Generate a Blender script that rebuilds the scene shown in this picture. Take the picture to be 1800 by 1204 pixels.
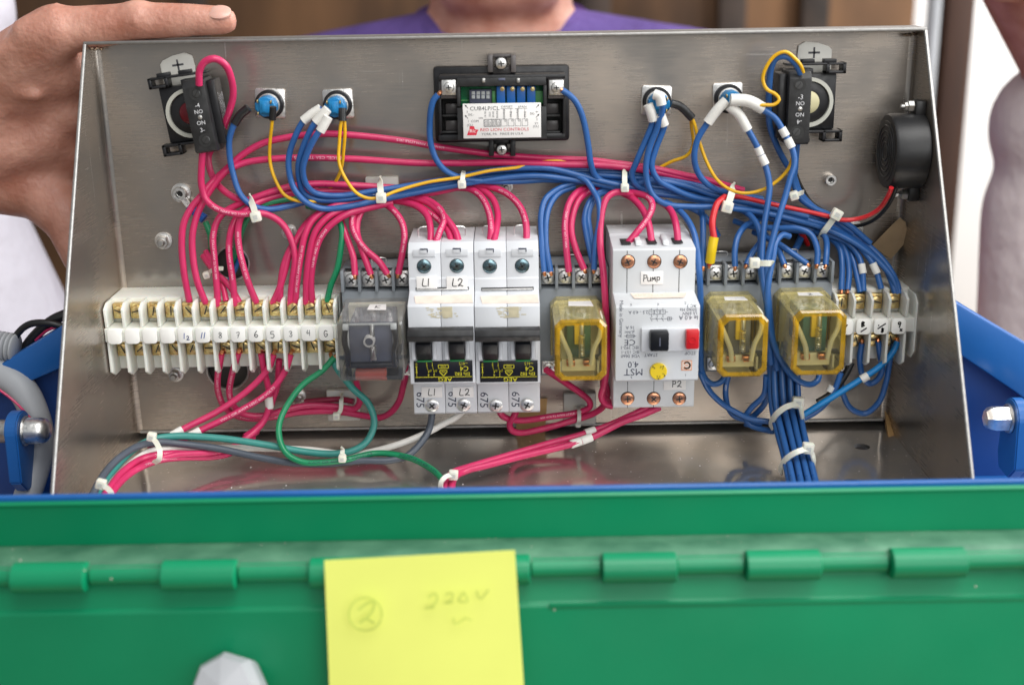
import bpy, bmesh, math, random
import numpy as np
from mathutils import Vector, Matrix
random.seed(7); np.random.seed(7)
for o in list(bpy.data.objects): bpy.data.objects.remove(o)
SC = bpy.context.scene
COL = SC.collection
MM = 0.001

# ------------------------------------------------------------------ camera
FPX = 2200.0
CAM = np.array([1.3676, -711.0545, 274.4805]); PITCH, YAW, ROLL = 0.2978, -0.0005, -0.0170
FW = np.array([math.sin(YAW)*math.cos(PITCH), math.cos(YAW)*math.cos(PITCH), -math.sin(PITCH)])
R0 = np.array([math.cos(YAW), -math.sin(YAW), 0.0]); U0 = np.cross(R0, FW)
RT = R0*math.cos(ROLL) + U0*math.sin(ROLL); UP = -R0*math.sin(ROLL) + U0*math.cos(ROLL)
cd = bpy.data.cameras.new('camera'); cam = bpy.data.objects.new('camera', cd); COL.objects.link(cam)
cd.sensor_width = 36.0; cd.lens = 36.0*FPX/1800.0; cd.clip_start = 0.01; cd.clip_end = 50
cam.matrix_world = Matrix(((RT[0], UP[0], -FW[0], CAM[0]*MM), (RT[1], UP[1], -FW[1], CAM[1]*MM), (RT[2], UP[2], -FW[2], CAM[2]*MM), (0, 0, 0, 1)))
cd.dof.use_dof = True; cd.dof.focus_distance = 0.705; cd.dof.aperture_fstop = 5.0
SC.camera = cam

# ------------------------------------------------------------------ light
world = bpy.data.worlds.new('World'); SC.world = world; world.use_nodes = True
bg = world.node_tree.nodes['Background']; bg.inputs[0].default_value = (0.93, 0.97, 1.0, 1); bg.inputs[1].default_value = 0.26
def lamp(name, loc, target, size, power, color):
    l = bpy.data.lights.new(name, 'AREA'); l.shape = 'RECTANGLE'; l.size, l.size_y = size; l.energy = power; l.color = color
    o = bpy.data.objects.new(name, l); COL.objects.link(o); o.location = loc
    o.rotation_euler = (Vector(target)-Vector(loc)).to_track_quat('-Z', 'Y').to_euler()
    return o
lamp('overhead_daylight', (0.40, -0.75, 1.55), (0, -0.02, 0.1), (1.2, 0.9), 17, (1.0, 0.985, 0.96))
lamp('doorway_daylight', (1.75, -0.45, 0.75), (0, 0.1, 0.1), (0.9, 1.3), 21, (0.97, 0.99, 1.0))
lamp('open_front_daylight', (0.75, -2.2, 0.95), (0, 0, 0.1), (1.9, 1.3), 18, (1.0, 0.99, 0.97))
lamp('yard_daylight', (1.5, 0.75, 1.3), (0.75, 1.6, 0.2), (0.9, 0.9), 42, (1.0, 0.99, 0.97))
SC.view_settings.view_transform = 'Standard'; SC.view_settings.look = 'None'; SC.view_settings.gamma = 1.0
SC.view_settings.exposure = 0.32; SC.view_settings.use_curve_mapping = False

# ------------------------------------------------------------------ helpers (millimetres, X right, Y away, Z up)
def ray(x, y): return FW + RT*(x-900)/FPX - UP*(y-602)/FPX
def at(x, y, n):                       # photo pixel -> point n mm in front of the steel back plate
    d = ray(x, y); return CAM + d*((-n-CAM[1])/d[1])
def atx(x, y, X): d = ray(x, y); return CAM + d*((X-CAM[0])/d[0])

class MB:
    def __init__(s): s.v = []; s.f = []; s.m = []
    def add(s, v, f, m=0):
        o = len(s.v); s.v += [tuple(map(float, p)) for p in v]; s.f += [tuple(i+o for i in q) for q in f]; s.m += [m]*len(f); return s
    def box(s, a, b, bev=0, m=0, seg=2):
        x0, y0, z0 = [min(p, q) for p, q in zip(a, b)]; x1, y1, z1 = [max(p, q) for p, q in zip(a, b)]
        bm = bmesh.new()
        vs = [bm.verts.new(p) for p in [(x0,y0,z0),(x1,y0,z0),(x1,y1,z0),(x0,y1,z0),(x0,y0,z1),(x1,y0,z1),(x1,y1,z1),(x0,y1,z1)]]
        for q in [(0,3,2,1),(4,5,6,7),(0,1,5,4),(1,2,6,5),(2,3,7,6),(3,0,4,7)]: bm.faces.new([vs[i] for i in q])
        bev = min(bev, .45*min(x1-x0, y1-y0, z1-z0))
        if bev > 0: bmesh.ops.bevel(bm, geom=list(bm.edges), offset=bev, segments=seg, profile=.5, affect='EDGES')
        return s.bm(bm, m)
    def bm(s, bm, m=0):
        bm.verts.index_update(); s.add([v.co[:] for v in bm.verts], [[v.index for v in f.verts] for f in bm.faces], m); bm.free(); return s
    def prism(s, prof, x0, x1, bev=0, m=0):          # profile of (n, z) swept along X
        bm = bmesh.new()
        A = [bm.verts.new((x0, -n, z)) for n, z in prof]; B = [bm.verts.new((x1, -n, z)) for n, z in prof]; k = len(prof)
        bm.faces.new(A); bm.faces.new(B[::-1])
        for i in range(k): bm.faces.new([A[i], B[i], B[(i+1) % k], A[(i+1) % k]])
        bmesh.ops.recalc_face_normals(bm, faces=bm.faces)
        if bev > 0: bmesh.ops.bevel(bm, geom=list(bm.edges), offset=bev, segments=2, profile=.5, affect='EDGES', clamp_overlap=True)
        return s.bm(bm, m)
    def plate(s, prof, n0, n1, bev=0, m=0):          # profile of (x, z) swept along the depth n
        bm = bmesh.new()
        A = [bm.verts.new((x, -n0, z)) for x, z in prof]; B = [bm.verts.new((x, -n1, z)) for x, z in prof]; k = len(prof)
        bm.faces.new(A); bm.faces.new(B[::-1])
        for i in range(k): bm.faces.new([A[i], B[i], B[(i+1) % k], A[(i+1) % k]])
        bmesh.ops.recalc_face_normals(bm, faces=bm.faces)
        if bev > 0: bmesh.ops.bevel(bm, geom=list(bm.edges), offset=bev, segments=2, profile=.5, affect='EDGES', clamp_overlap=True)
        return s.bm(bm, m)
    def lathe(s, c, ax, prof, seg=20, m=0, cap=True):  # prof (radius, distance along axis)
        c = Vector(c); ax = Vector(ax).normalized(); e1 = ax.orthogonal().normalized(); e2 = ax.cross(e1)
        V = []; F = []
        for r, h in prof:
            for k in range(seg):
                a = 2*math.pi*k/seg; V.append(c + ax*h + (e1*math.cos(a)+e2*math.sin(a))*r)
        for i in range(len(prof)-1):
            for k in range(seg):
                k2 = (k+1) % seg; F.append((i*seg+k, i*seg+k2, (i+1)*seg+k2, (i+1)*seg+k))
        if cap: F.append(tuple(range(seg))[::-1]); F.append(tuple((len(prof)-1)*seg+k for k in range(seg)))
        return s.add(V, F, m)
    def tube(s, pts, r, seg=10, step=1.3, m=0, wob=0, cap=True):
        P = spline(pts, step); s.path = P
        if wob:
            k = len(P); t = np.linspace(0, k*step/40, k); ph = np.random.rand(3)*6
            P = P + wob*np.stack([np.sin(t*2.3+ph[0]), np.sin(t*1.7+ph[1]), np.sin(t*2.9+ph[2])], 1)*np.minimum(1, np.minimum(np.arange(k), np.arange(k)[::-1])/8)[:, None]
            s.path = P
        T = np.gradient(P, axis=0); T /= np.linalg.norm(T, axis=1)[:, None]+1e-9
        u = np.cross(T[0], [0.31, -.9, .2]); u /= np.linalg.norm(u); V = []; F = []; s.frames = []
        for i in range(len(P)):
            u = u - T[i]*(u@T[i]); u /= np.linalg.norm(u); w = np.cross(T[i], u); s.frames.append((T[i], u, w))
            rr = r if np.isscalar(r) else np.interp(i/(len(P)-1), np.linspace(0, 1, len(r)), r)
            for k in range(seg):
                a = 2*math.pi*k/seg; V.append(P[i] + rr*(u*math.cos(a)+w*math.sin(a)))
        for i in range(len(P)-1):
            for k in range(seg):
                k2 = (k+1) % seg; F.append((i*seg+k, i*seg+k2, (i+1)*seg+k2, (i+1)*seg+k))
        if cap: F.append(tuple(range(seg))[::-1]); F.append(tuple((len(P)-1)*seg+k for k in range(seg)))
        return s.add(V, F, m)
    def ribbon(s, pts, w, th, nrm, m=0, step=1.0):     # flat strap following pts; nrm = function or vector for its outward side
        P = spline(pts, step); T = np.gradient(P, axis=0); T /= np.linalg.norm(T, axis=1)[:, None]+1e-9; V = []; F = []
        for i in range(len(P)):
            N = np.array(nrm(P[i]) if callable(nrm) else nrm, float); N -= T[i]*(N@T[i]); N /= np.linalg.norm(N)+1e-9; B = np.cross(T[i], N)
            for a, b in ((-1,-1),(1,-1),(1,1),(-1,1)): V.append(P[i]+B*a*w/2+N*b*th/2)
        for i in range(len(P)-1):
            for k in range(4): F.append((i*4+k, i*4+(k+1) % 4, (i+1)*4+(k+1) % 4, (i+1)*4+k))
        n = len(P)-1; F += [(3,2,1,0), (n*4, n*4+1, n*4+2, n*4+3)]
        return s.add(V, F, m)
    def stroke(s, O, ex, ey, lines, w, m=0):           # pen strokes: flat ribbons with round joints on a plane
        O, ex, ey = [np.array(q, float) for q in (O, ex, ey)]
        for L in lines:
            Q = np.array(L, float)
            if len(Q) > 2: Q = spline(np.c_[Q, np.zeros(len(Q))], max(.15, w*.8))[:, :2]
            for a, b in zip(Q[:-1], Q[1:]):
                d = b-a; l = np.linalg.norm(d)
                if l < 1e-6: continue
                d = d/l*w/2; p = np.array([-d[1], d[0]])
                c = [a-d*.6+p, a-d*.6-p, b+d*.6-p, b+d*.6+p]; s.add([O+ex*x+ey*y for x, y in c], [(0,1,2,3)], m)
        return s

def spline(pts, step):
    P = np.array(pts, float)
    if len(P) < 3:
        k = max(2, int(np.linalg.norm(P[-1]-P[0])/step)+1); return P[0]+(P[-1]-P[0])*np.linspace(0, 1, k)[:, None]
    Q = np.vstack([2*P[0]-P[1], P, 2*P[-1]-P[-2]]); out = []
    for i in range(1, len(Q)-2):
        p0, p1, p2, p3 = Q[i-1:i+3]
        t0 = 0; t1 = t0+max(1e-4, np.linalg.norm(p1-p0))**.5; t2 = t1+max(1e-4, np.linalg.norm(p2-p1))**.5; t3 = t2+max(1e-4, np.linalg.norm(p3-p2))**.5
        k = max(1, int(round(np.linalg.norm(p2-p1)/step)))
        for t in np.linspace(t1, t2, k, endpoint=False):
            A1 = (t1-t)/(t1-t0)*p0+(t-t0)/(t1-t0)*p1; A2 = (t2-t)/(t2-t1)*p1+(t-t1)/(t2-t1)*p2; A3 = (t3-t)/(t3-t2)*p2+(t-t2)/(t3-t2)*p3
            B1 = (t2-t)/(t2-t0)*A1+(t-t0)/(t2-t0)*A2; B2 = (t3-t)/(t3-t1)*A2+(t-t1)/(t3-t1)*A3
            out.append((t2-t)/(t2-t1)*B1+(t-t1)/(t2-t1)*B2)
    out.append(P[-1]); return np.array(out)

def tag(o, label, cat, group=None, kind=None):
    if label: o['label'] = label
    if cat: o['category'] = cat
    if group: o['group'] = group
    if kind: o['kind'] = kind
    return o
def mesh_of(name, mb, mats, smooth=True, off=(0,0,0)):
    me = bpy.data.meshes.new(name)
    V = (np.array(mb.v)-np.array(off))*MM
    me.from_pydata(V.tolist(), [], mb.f)
    for m in (mats if isinstance(mats, (list, tuple)) else [mats]): me.materials.append(M[m])
    if max(mb.m, default=0) > 0: me.polygons.foreach_set('material_index', mb.m)
    if smooth:
        me.polygons.foreach_set('use_smooth', [True]*len(me.polygons))
        me.set_sharp_from_angle(angle=math.radians(38))
    me.update(); return me
def part(parent, name, mb, mats, smooth=True, label=None):       # verts in the thing's local mm
    o = bpy.data.objects.new(name, mesh_of(name, mb, mats, smooth)); COL.objects.link(o); o.parent = parent
    if label: o['label'] = label
    return o
def single(name, mb, mats, label, cat, group=None, kind=None, smooth=True):   # verts in world mm, origin at first vertex mean
    V = np.array(mb.v); off = V.mean(0); off[2] = V[:, 2].min()
    o = bpy.data.objects.new(name, mesh_of(name, mb, mats, smooth, off)); COL.objects.link(o); o.location = off*MM
    return tag(o, label, cat, group, kind)
def thing(name, label, cat, loc, group=None, rot=(0,0,0), kind=None):
    o = bpy.data.objects.new(name, None); COL.objects.link(o); o.empty_display_size = .01
    o.location = np.array(loc, float)*MM; o.rotation_euler = rot
    o['_l'] = 0; del o['_l']
    return tag(o, label, cat, group, kind)
def dup(o, parent):
    c = o.copy(); COL.objects.link(c); c.parent = parent; return c

TXT = {}
def text_geo(s):
    if s not in TXT:
        cu = bpy.data.curves.new('t', 'FONT'); cu.body = s; cu.resolution_u = 2; cu.align_x = 'CENTER'; cu.align_y = 'CENTER'
        ob = bpy.data.objects.new('t', cu); COL.objects.link(ob); dg = bpy.context.evaluated_depsgraph_get(); dg.update()
        me = ob.evaluated_get(dg).to_mesh()
        V = np.array([v.co[:2] for v in me.vertices]); F = [tuple(p.vertices) for p in me.polygons]
        if len(V): V = V-(V.max(0)+V.min(0))/2
        ob.evaluated_get(dg).to_mesh_clear(); bpy.data.objects.remove(ob); bpy.data.curves.remove(cu); TXT[s] = (V, F)
    return TXT[s]
def txt(mb, s, O, size, rot=0, sx=1, ex=(1,0,0), ey=(0,0,1), m=0):
    V, F = text_geo(s); O, ex, ey = [np.array(q, float) for q in (O, ex, ey)]; c, sn = math.cos(rot), math.sin(rot)
    mb.add([O+ex*((x*sx*c-y*sn)*size)+ey*((x*sx*sn+y*c)*size) for x, y in V], F, m); return mb

# ------------------------------------------------------------------ materials
M = {}
def mat(name, col, rough=.5, metal=0, var=.08, nscale=60, bump=0, bscale=400, spec=.5, trans=0, coat=0, sss=0, bdist=.0004, stretch=None, rvar=0, alt=None):
    m = bpy.data.materials.new(name); m.use_nodes = True; nt = m.node_tree; N = nt.nodes; L = nt.links; p = N['Principled BSDF']
    p.inputs['Roughness'].default_value = rough; p.inputs['Metallic'].default_value = metal; p.inputs['Specular IOR Level'].default_value = spec
    p.inputs['Transmission Weight'].default_value = trans; p.inputs['Coat Weight'].default_value = coat
    if sss: p.inputs['Subsurface Weight'].default_value = sss; p.inputs['Subsurface Radius'].default_value = (.004, .0015, .0008); p.inputs['Subsurface Scale'].default_value = 1
    tc = N.new('ShaderNodeTexCoord'); mp = N.new('ShaderNodeMapping'); L.new(tc.outputs['Object'], mp.inputs[0])
    if stretch: mp.inputs['Scale'].default_value = stretch
    nz = N.new('ShaderNodeTexNoise'); nz.inputs['Scale'].default_value = nscale; nz.inputs['Detail'].default_value = 5; L.new(mp.outputs[0], nz.inputs['Vector'])
    mx = N.new('ShaderNodeMix'); mx.data_type = 'RGBA'
    a = [max(0, c*(1-var)) for c in col]; b = alt if alt else [min(1, c*(1+var)) for c in col]
    mx.inputs['A'].default_value = (*a, 1); mx.inputs['B'].default_value = (*b, 1)
    cr = N.new('ShaderNodeMapRange'); cr.inputs['From Min'].default_value = .3; cr.inputs['From Max'].default_value = .7
    L.new(nz.outputs['Fac'], cr.inputs['Value']); L.new(cr.outputs[0], mx.inputs['Factor']); L.new(mx.outputs['Result'], p.inputs['Base Color'])
    if rvar:
        r = N.new('ShaderNodeMapRange'); r.inputs['To Min'].default_value = max(0, rough-rvar); r.inputs['To Max'].default_value = rough+rvar; r.inputs['From Min'].default_value = .3; r.inputs['From Max'].default_value = .7
        n3 = N.new('ShaderNodeTexNoise'); n3.inputs['Scale'].default_value = nscale*2.3; n3.inputs['Detail'].default_value = 6; L.new(mp.outputs[0], n3.inputs['Vector']); L.new(n3.outputs['Fac'], r.inputs['Value']); L.new(r.outputs[0], p.inputs['Roughness'])
    if bump:
        n2 = N.new('ShaderNodeTexNoise'); n2.inputs['Scale'].default_value = bscale; n2.inputs['Detail'].default_value = 4; L.new(mp.outputs[0], n2.inputs['Vector'])
        bp = N.new('ShaderNodeBump'); bp.inputs['Strength'].default_value = bump; bp.inputs['Distance'].default_value = bdist; L.new(n2.outputs['Fac'], bp.inputs['Height']); L.new(bp.outputs[0], p.inputs['Normal'])
    M[name] = m; return m
def srgb(r, g, b): return tuple((c/255/12.92 if c/255 <= .04045 else ((c/255+.055)/1.055)**2.4) for c in (r, g, b))
def thin_plastic(name, col, gloss_rough, fac, haze=0, hazecol=(1,1,1)):      # clear moulded cover: tinted see-through sheet with a glossy skin
    m = bpy.data.materials.new(name); m.use_nodes = True; nt = m.node_tree; N = nt.nodes; L = nt.links; N.remove(N['Principled BSDF'])
    t = N.new('ShaderNodeBsdfTransparent'); t.inputs[0].default_value = (*col, 1); g = N.new('ShaderNodeBsdfGlossy'); g.inputs['Roughness'].default_value = gloss_rough
    d = N.new('ShaderNodeBsdfDiffuse'); d.inputs[0].default_value = (*hazecol, 1)
    tc = N.new('ShaderNodeTexCoord'); nz = N.new('ShaderNodeTexNoise'); nz.inputs['Scale'].default_value = 180; nz.inputs['Detail'].default_value = 6; L.new(tc.outputs['Object'], nz.inputs['Vector'])
    mr = N.new('ShaderNodeMapRange'); mr.inputs['From Min'].default_value = .42; mr.inputs['From Max'].default_value = .7; mr.inputs['To Min'].default_value = haze*.85; mr.inputs['To Max'].default_value = haze*1.35; L.new(nz.outputs['Fac'], mr.inputs['Value'])
    m1 = N.new('ShaderNodeMixShader'); L.new(mr.outputs[0], m1.inputs[0]); L.new(t.outputs[0], m1.inputs[1]); L.new(d.outputs[0], m1.inputs[2])
    lw = N.new('ShaderNodeFresnel'); lw.inputs[0].default_value = 1.45
    ad = N.new('ShaderNodeMath'); ad.operation = 'MULTIPLY_ADD'; ad.inputs[1].default_value = 1; ad.inputs[2].default_value = fac; L.new(lw.outputs[0], ad.inputs[0])
    bp = N.new('ShaderNodeBump'); bp.inputs['Strength'].default_value = .12; bp.inputs['Distance'].default_value = .0004; L.new(nz.outputs['Fac'], bp.inputs['Height']); L.new(bp.outputs[0], g.inputs['Normal'])
    m2 = N.new('ShaderNodeMixShader'); L.new(ad.outputs[0], m2.inputs[0]); L.new(m1.outputs[0], m2.inputs[1]); L.new(g.outputs[0], m2.inputs[2])
    L.new(m2.outputs[0], N['Material Output'].inputs['Surface']); M[name] = m; return m
def steel(name, col, rough, sx, seed=0, dust=.0, wave=9, lobe=.34):
    m = bpy.data.materials.new(name); m.use_nodes = True; nt = m.node_tree; N = nt.nodes; L = nt.links; p = N['Principled BSDF']; p.inputs['Metallic'].default_value = 1
    tc = N.new('ShaderNodeTexCoord')
    def noise(scale, st, det=5, rot=0):
        mp = N.new('ShaderNodeMapping'); mp.inputs['Scale'].default_value = st; mp.inputs['Rotation'].default_value = (rot, rot*1.3, rot); mp.inputs['Location'].default_value = (seed, seed*2, seed*3); L.new(tc.outputs['Object'], mp.inputs[0])
        n = N.new('ShaderNodeTexNoise'); n.inputs['Scale'].default_value = scale; n.inputs['Detail'].default_value = det; L.new(mp.outputs[0], n.inputs['Vector']); return n.outputs['Fac']
    def rng(v, a, b, c, d):
        r = N.new('ShaderNodeMapRange'); r.inputs['From Min'].default_value = a; r.inputs['From Max'].default_value = b; r.inputs['To Min'].default_value = c; r.inputs['To Max'].default_value = d; L.new(v, r.inputs['Value']); return r.outputs[0]
    def math_(op, a, b):
        k = N.new('ShaderNodeMath'); k.operation = op
        for i, q in enumerate((a, b)):
            if isinstance(q, (int, float)): k.inputs[i].default_value = q
            else: L.new(q, k.inputs[i])
        return k.outputs[0]
    brush = noise(60, sx, 6); blot = noise(14, (1, 1, 1), 6); fine = noise(900, (1, 1, 1), 3)
    scr = math_('MULTIPLY', rng(noise(30, (14, 14, .5), 4, .6), .66, .72, 0, 1), rng(noise(22, (1, 1, 1), 2), .5, .6, 0, 1))
    scr2 = math_('MULTIPLY', rng(noise(30, (.5, 1, 16), 4, -.5), .68, .74, 0, 1), rng(noise(19, (1, 1, 1), 2), .5, .6, 0, 1))
    scr = math_('MAXIMUM', scr, scr2)
    rgh = math_('ADD', rng(brush, .3, .7, rough-.03, rough+.04), rng(blot, .35, .7, -.08, .10))
    rgh = math_('ADD', rgh, math_('MULTIPLY', scr, .08)); L.new(rgh, p.inputs['Roughness'])
    mx = N.new('ShaderNodeMix'); mx.data_type = 'RGBA'; mx.inputs['A'].default_value = (*[c*k for c, k in zip(col, (.80, .83, .86))], 1); mx.inputs['B'].default_value = (*[min(1, c*k) for c, k in zip(col, (1.16, 1.09, 1.02))], 1)
    L.new(rng(math_('ADD', math_('MULTIPLY', brush, .2), math_('MULTIPLY', blot, .8)), .35, .65, 0, 1), mx.inputs['Factor'])
    m3 = N.new('ShaderNodeMix'); m3.data_type = 'RGBA'; m3.inputs['B'].default_value = (.9, .9, .88, 1); L.new(math_('MULTIPLY', scr, .32), m3.inputs['Factor']); L.new(mx.outputs['Result'], m3.inputs['A']); L.new(m3.outputs['Result'], p.inputs['Base Color'])
    bp = N.new('ShaderNodeBump'); bp.inputs['Strength'].default_value = .05; bp.inputs['Distance'].default_value = .0002
    L.new(math_('ADD', math_('MULTIPLY', brush, .8), math_('MULTIPLY', blot, 2.0)), bp.inputs['Height'])
    b2 = N.new('ShaderNodeBump'); b2.inputs['Strength'].default_value = .8; b2.inputs['Distance'].default_value = .0022; L.new(noise(wave, (1, 1, 1), 1), b2.inputs['Height']); L.new(b2.outputs[0], bp.inputs['Normal']); L.new(bp.outputs[0], p.inputs['Normal'])
    if dust:
        d = rng(noise(420, (1, 1, 1), 2), .70, .74, 0, dust); mt = math_('SUBTRACT', 1, d); L.new(mt, p.inputs['Metallic'])
    out = N['Material Output']; g2 = N.new('ShaderNodeBsdfPrincipled'); g2.inputs['Metallic'].default_value = 1; g2.inputs['Roughness'].default_value = .58; L.new(m3.outputs['Result'], g2.inputs['Base Color']); ms = N.new('ShaderNodeMixShader'); ms.inputs[0].default_value = lobe; L.new(p.outputs[0], ms.inputs[1]); L.new(g2.outputs[0], ms.inputs[2]); L.new(ms.outputs[0], out.inputs['Surface'])
    M[name] = m
STEELC = (.455, .415, .375)
steel('steel_plate', STEELC, .25, (1, 1, 22), 1)
steel('steel_side', STEELC, .27, (1, 1, 30), 2)
steel('steel_floor', (.76, .73, .69), .12, (2, 30, 1), 3, .8, 17, .34)
mat('steel_edge', (.42, .41, .395), .5, 1, .1, 300, .2, 900)
mat('weld', (.45, .36, .28), .35, 1, .4, 200, .5, 500)
mat('zinc', (.82, .81, .79), .36, 1, .15, 300, .3, 500, rvar=.1)
mat('zinc_dull', (.55, .54, .52), .38, 1, .2, 250, .3, 500, rvar=.1)
mat('brass', (.80, .50, .20), .28, 1, .3, 500, .2, 700, alt=(.85, .72, .35))
mat('bronze', (.72, .34, .20), .32, 1, .25, 500, .2, 700)
mat('copper', (.80, .33, .16), .3, 1, .2, 600, .3, 900)
mat('blued', (.20, .30, .34), .25, 1, .3, 500, .2, 700)
mat('drive', (.10, .10, .10), .5, 1)
mat('inner_shade', (.07, .065, .06), .5, 0, .3)
mat('recess', (.02, .02, .02), .6, 0)  # near-black standing in for shade in holes, slots and wells
mat('black_plastic', (.012, .012, .014), .38, 0, .3, 120, .15, 600, rvar=.1)
mat('black_dusty', (.020, .020, .021), .5, 0, .5, 150, .2, 600, rvar=.1)
mat('buzzer_black', (.012, .012, .013), .42, 0, .3, 90, .1, 600)
mat('smoke_plastic', (.10, .09, .09), .3, 0, .3)
mat('breaker_white', srgb(216, 218, 222), .42, 0, .03, 40, .05, 500)
mat('starter_white', srgb(214, 216, 218), .42, 0, .03, 40, .05, 500)
mat('strip_white', srgb(230, 231, 223), .45, 0, .04, 50, .05, 500, sss=.12)
mat('strip_shaded', srgb(214, 214, 208), .45, 0, .05, 50, .05, 500, sss=.1)  # strip white toned down for the shade by the right wall
mat('tag_white', srgb(244, 243, 238), .5, 0, .03, 60)
mat('label_white', srgb(240, 237, 234), .55, 0, .04, 60)
mat('label_buff', srgb(232, 214, 200), .65, 0, .10, 160)
mat('glue', srgb(205, 195, 165), .6, 0, .12, 300)
mat('socket_grey', srgb(128, 134, 140), .45, 0, .05, 60, .08, 500)
mat('nylon', srgb(232, 230, 216), .38, 0, .04, 80, 0, 500, sss=.15)
mat('nylon_pad', srgb(205, 205, 198), .4, 0, .05, 80, sss=.1)
for k, c, r in [('pink', (.58, .026, .12), .33), ('blue', (.026, .112, .34), .33), ('yellow', (.78, .43, .008), .36), ('green', (.008, .24, .10), .34), ('teal', (.045, .27, .235), .38),
                ('grey', (.075, .09, .115), .38), ('white', (.74, .71, .66), .42), ('red', (.62, .018, .025), .33), ('black', (.012, .012, .013), .4), ('cyan', (.004, .19, .50), .33), ('pink_shaded', (.28, .012, .05), .4)]:
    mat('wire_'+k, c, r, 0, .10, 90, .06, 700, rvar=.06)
mat('crimp_yellow', (.80, .55, .01), .35, 0, .06)
mat('crimp_blue', (.01, .10, .45), .35, 0, .1)
mat('sleeve_white', srgb(228, 226, 220), .45, 0, .06, 200, .2, 900)
mat('sleeve_black', (.015, .015, .016), .35, 0, .2, 200, .3, 900)
mat('ink_black', (.014, .014, .018), .6, 0)
mat('ink_blue', (.04, .09, .33), .6, 0)
mat('ink_pencil', (.30, .30, .31), .6, 0)
mat('ink_dark', (.08, .08, .09), .6, 0)
mat('print_navy', (.012, .018, .05), .5, 0)
mat('print_white', (.72, .72, .74), .5, 0)
mat('print_rose', (.85, .55, .62), .5, 0)
mat('print_yellow', (.80, .72, .03), .5, 0)
mat('print_red', (.65, .02, .05), .5, 0)
mat('print_orange', (.85, .22, .03), .5, 0)
mat('lamp_blue', (.012, .22, .50), .35, 0, .12, 120, .1)
mat('lamp_red', (.13, .003, .010), .3, 0, .2)
mat('lamp_cream', (.60, .55, .33), .35, 0, .15)
mat('tab_grey', srgb(222, 220, 212), .5, 0, .05, 60, .1)
mat('ring_white', srgb(195, 195, 185), .5, 0, .08)
mat('pcb', (.015, .24, .09), .4, 0, .3, 300)
mat('pcb_light', (.16, .55, .18), .45, 0, .2, 300)
mat('pot_blue', (.016, .15, .52), .4, 0, .1)
mat('dip_grey', (.10, .11, .17), .5, 0, .1)
mat('dip_white', (.62, .64, .64), .5, 0, .05)
mat('start_black', (.010, .011, .014), .35, 0, .2, spec=.3)
mat('stop_red', (.62, .012, .018), .35, 0, .06)
mat('dial_yellow', (.86, .62, .02), .45, 0, .05)
mat('switch_green', (.02, .22, .06), .4, 0)
mat('data_black', (.010, .010, .014), .3, 0)
mat('coil_blue', (.12, .13, .175), .5, 0, .15)
mat('coil_green', (.03, .10, .07), .5, 0, .2)
mat('coil_teal', (.02, .12, .14), .5, 0, .2)
mat('relay_cream', (.82, .78, .62), .45, 0, .08)
mat('relay_black', (.012, .012, .016), .4, 0)
mat('relay_orange', (.95, .13, .05), .5, 0, .2)
mat('relay_yellow', (.75, .52, .03), .4, 0, .15)
thin_plastic('cover_clear', (.96, .96, .955), .10, .02, .035, (.75, .73, .70))
thin_plastic('cover_clear_rim', (.92, .92, .91), .10, .05, .08, (.70, .69, .67))
thin_plastic('cover_amber', (1.0, .965, .74), .06, .02, .04, (.85, .72, .34))
thin_plastic('cover_clear_side', (.96, .96, .95), .10, .03, .20, (.86, .84, .81))
thin_plastic('cover_amber_side', (1.0, .94, .60), .09, .03, .30, (1.0, .86, .42))
thin_plastic('cover_amber_rim', (.97, .68, .08), .08, .05, .34, (.90, .52, .03))
mat('masking_tape', srgb(176, 140, 92), .6, 0, .10, 120, .2, 500)
mat('card_brown', srgb(166, 140, 108), .7, 0, .10, 120, .3, 500)
mat('green_paint', (.0, .235, .100), .40, 0, .07, 12, .15, 300, rvar=.05)
mat('green_dusty', (.055, .20, .115), .6, 0, .25, 60, .3, 500, alt=(.10, .255, .155))
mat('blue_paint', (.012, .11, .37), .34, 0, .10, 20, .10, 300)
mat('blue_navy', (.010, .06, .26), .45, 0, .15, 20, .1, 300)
mat('conduit_grey', srgb(165, 168, 172), .5, 0, .06, 30, .1, 200)
mat('knob_grey', srgb(178, 180, 184), .5, 0, .08, 40, .1, 200)
mat('note_yellow', (.86, .93, .20), .7, 0, .03, 20, .05, 300)
mat('note_ink', (.60, .73, .13), .7, 0, .2)
mat('chip', (.62, .55, .48), .6, 0, .2)
mat('shirt_purple', (.115, .072, .25), .85, 0, .2, 14, .8, 16, spec=.2, bdist=.02)
mat('shirt_taupe', (.66, .58, .57), .85, 0, .12, 10, .7, 11, spec=.2, bdist=.02)
mat('cloth_white', (.62, .60, .66), .85, 0, .05, 12, .7, 12, spec=.2, bdist=.02)
mat('skin', (.46, .185, .125), .46, 0, .12, 45, .9, 330, sss=.2, alt=(.63, .335, .255), rvar=.12, bdist=.0007)
mat('nail', (.66, .38, .31), .28, 0, .05, sss=.2)
mat('hair', (.06, .035, .02), .6, 0, .3, 300, .5, 500)
mat('plywood', (.05, .02, .007), .75, 0, .6, 5, .2, 90, alt=(.23, .115, .05), stretch=(1, 1, .3))
mat('post_brown', (.05, .018, .008), .6, 0, .5, 9, .2, 90, stretch=(3, 3, .3))
mat('white_wall', (.86, .86, .86), .7, 0, .03, 4)
mat('beam_dark', (.035, .022, .016), .7, 0, .5, 12)
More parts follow.
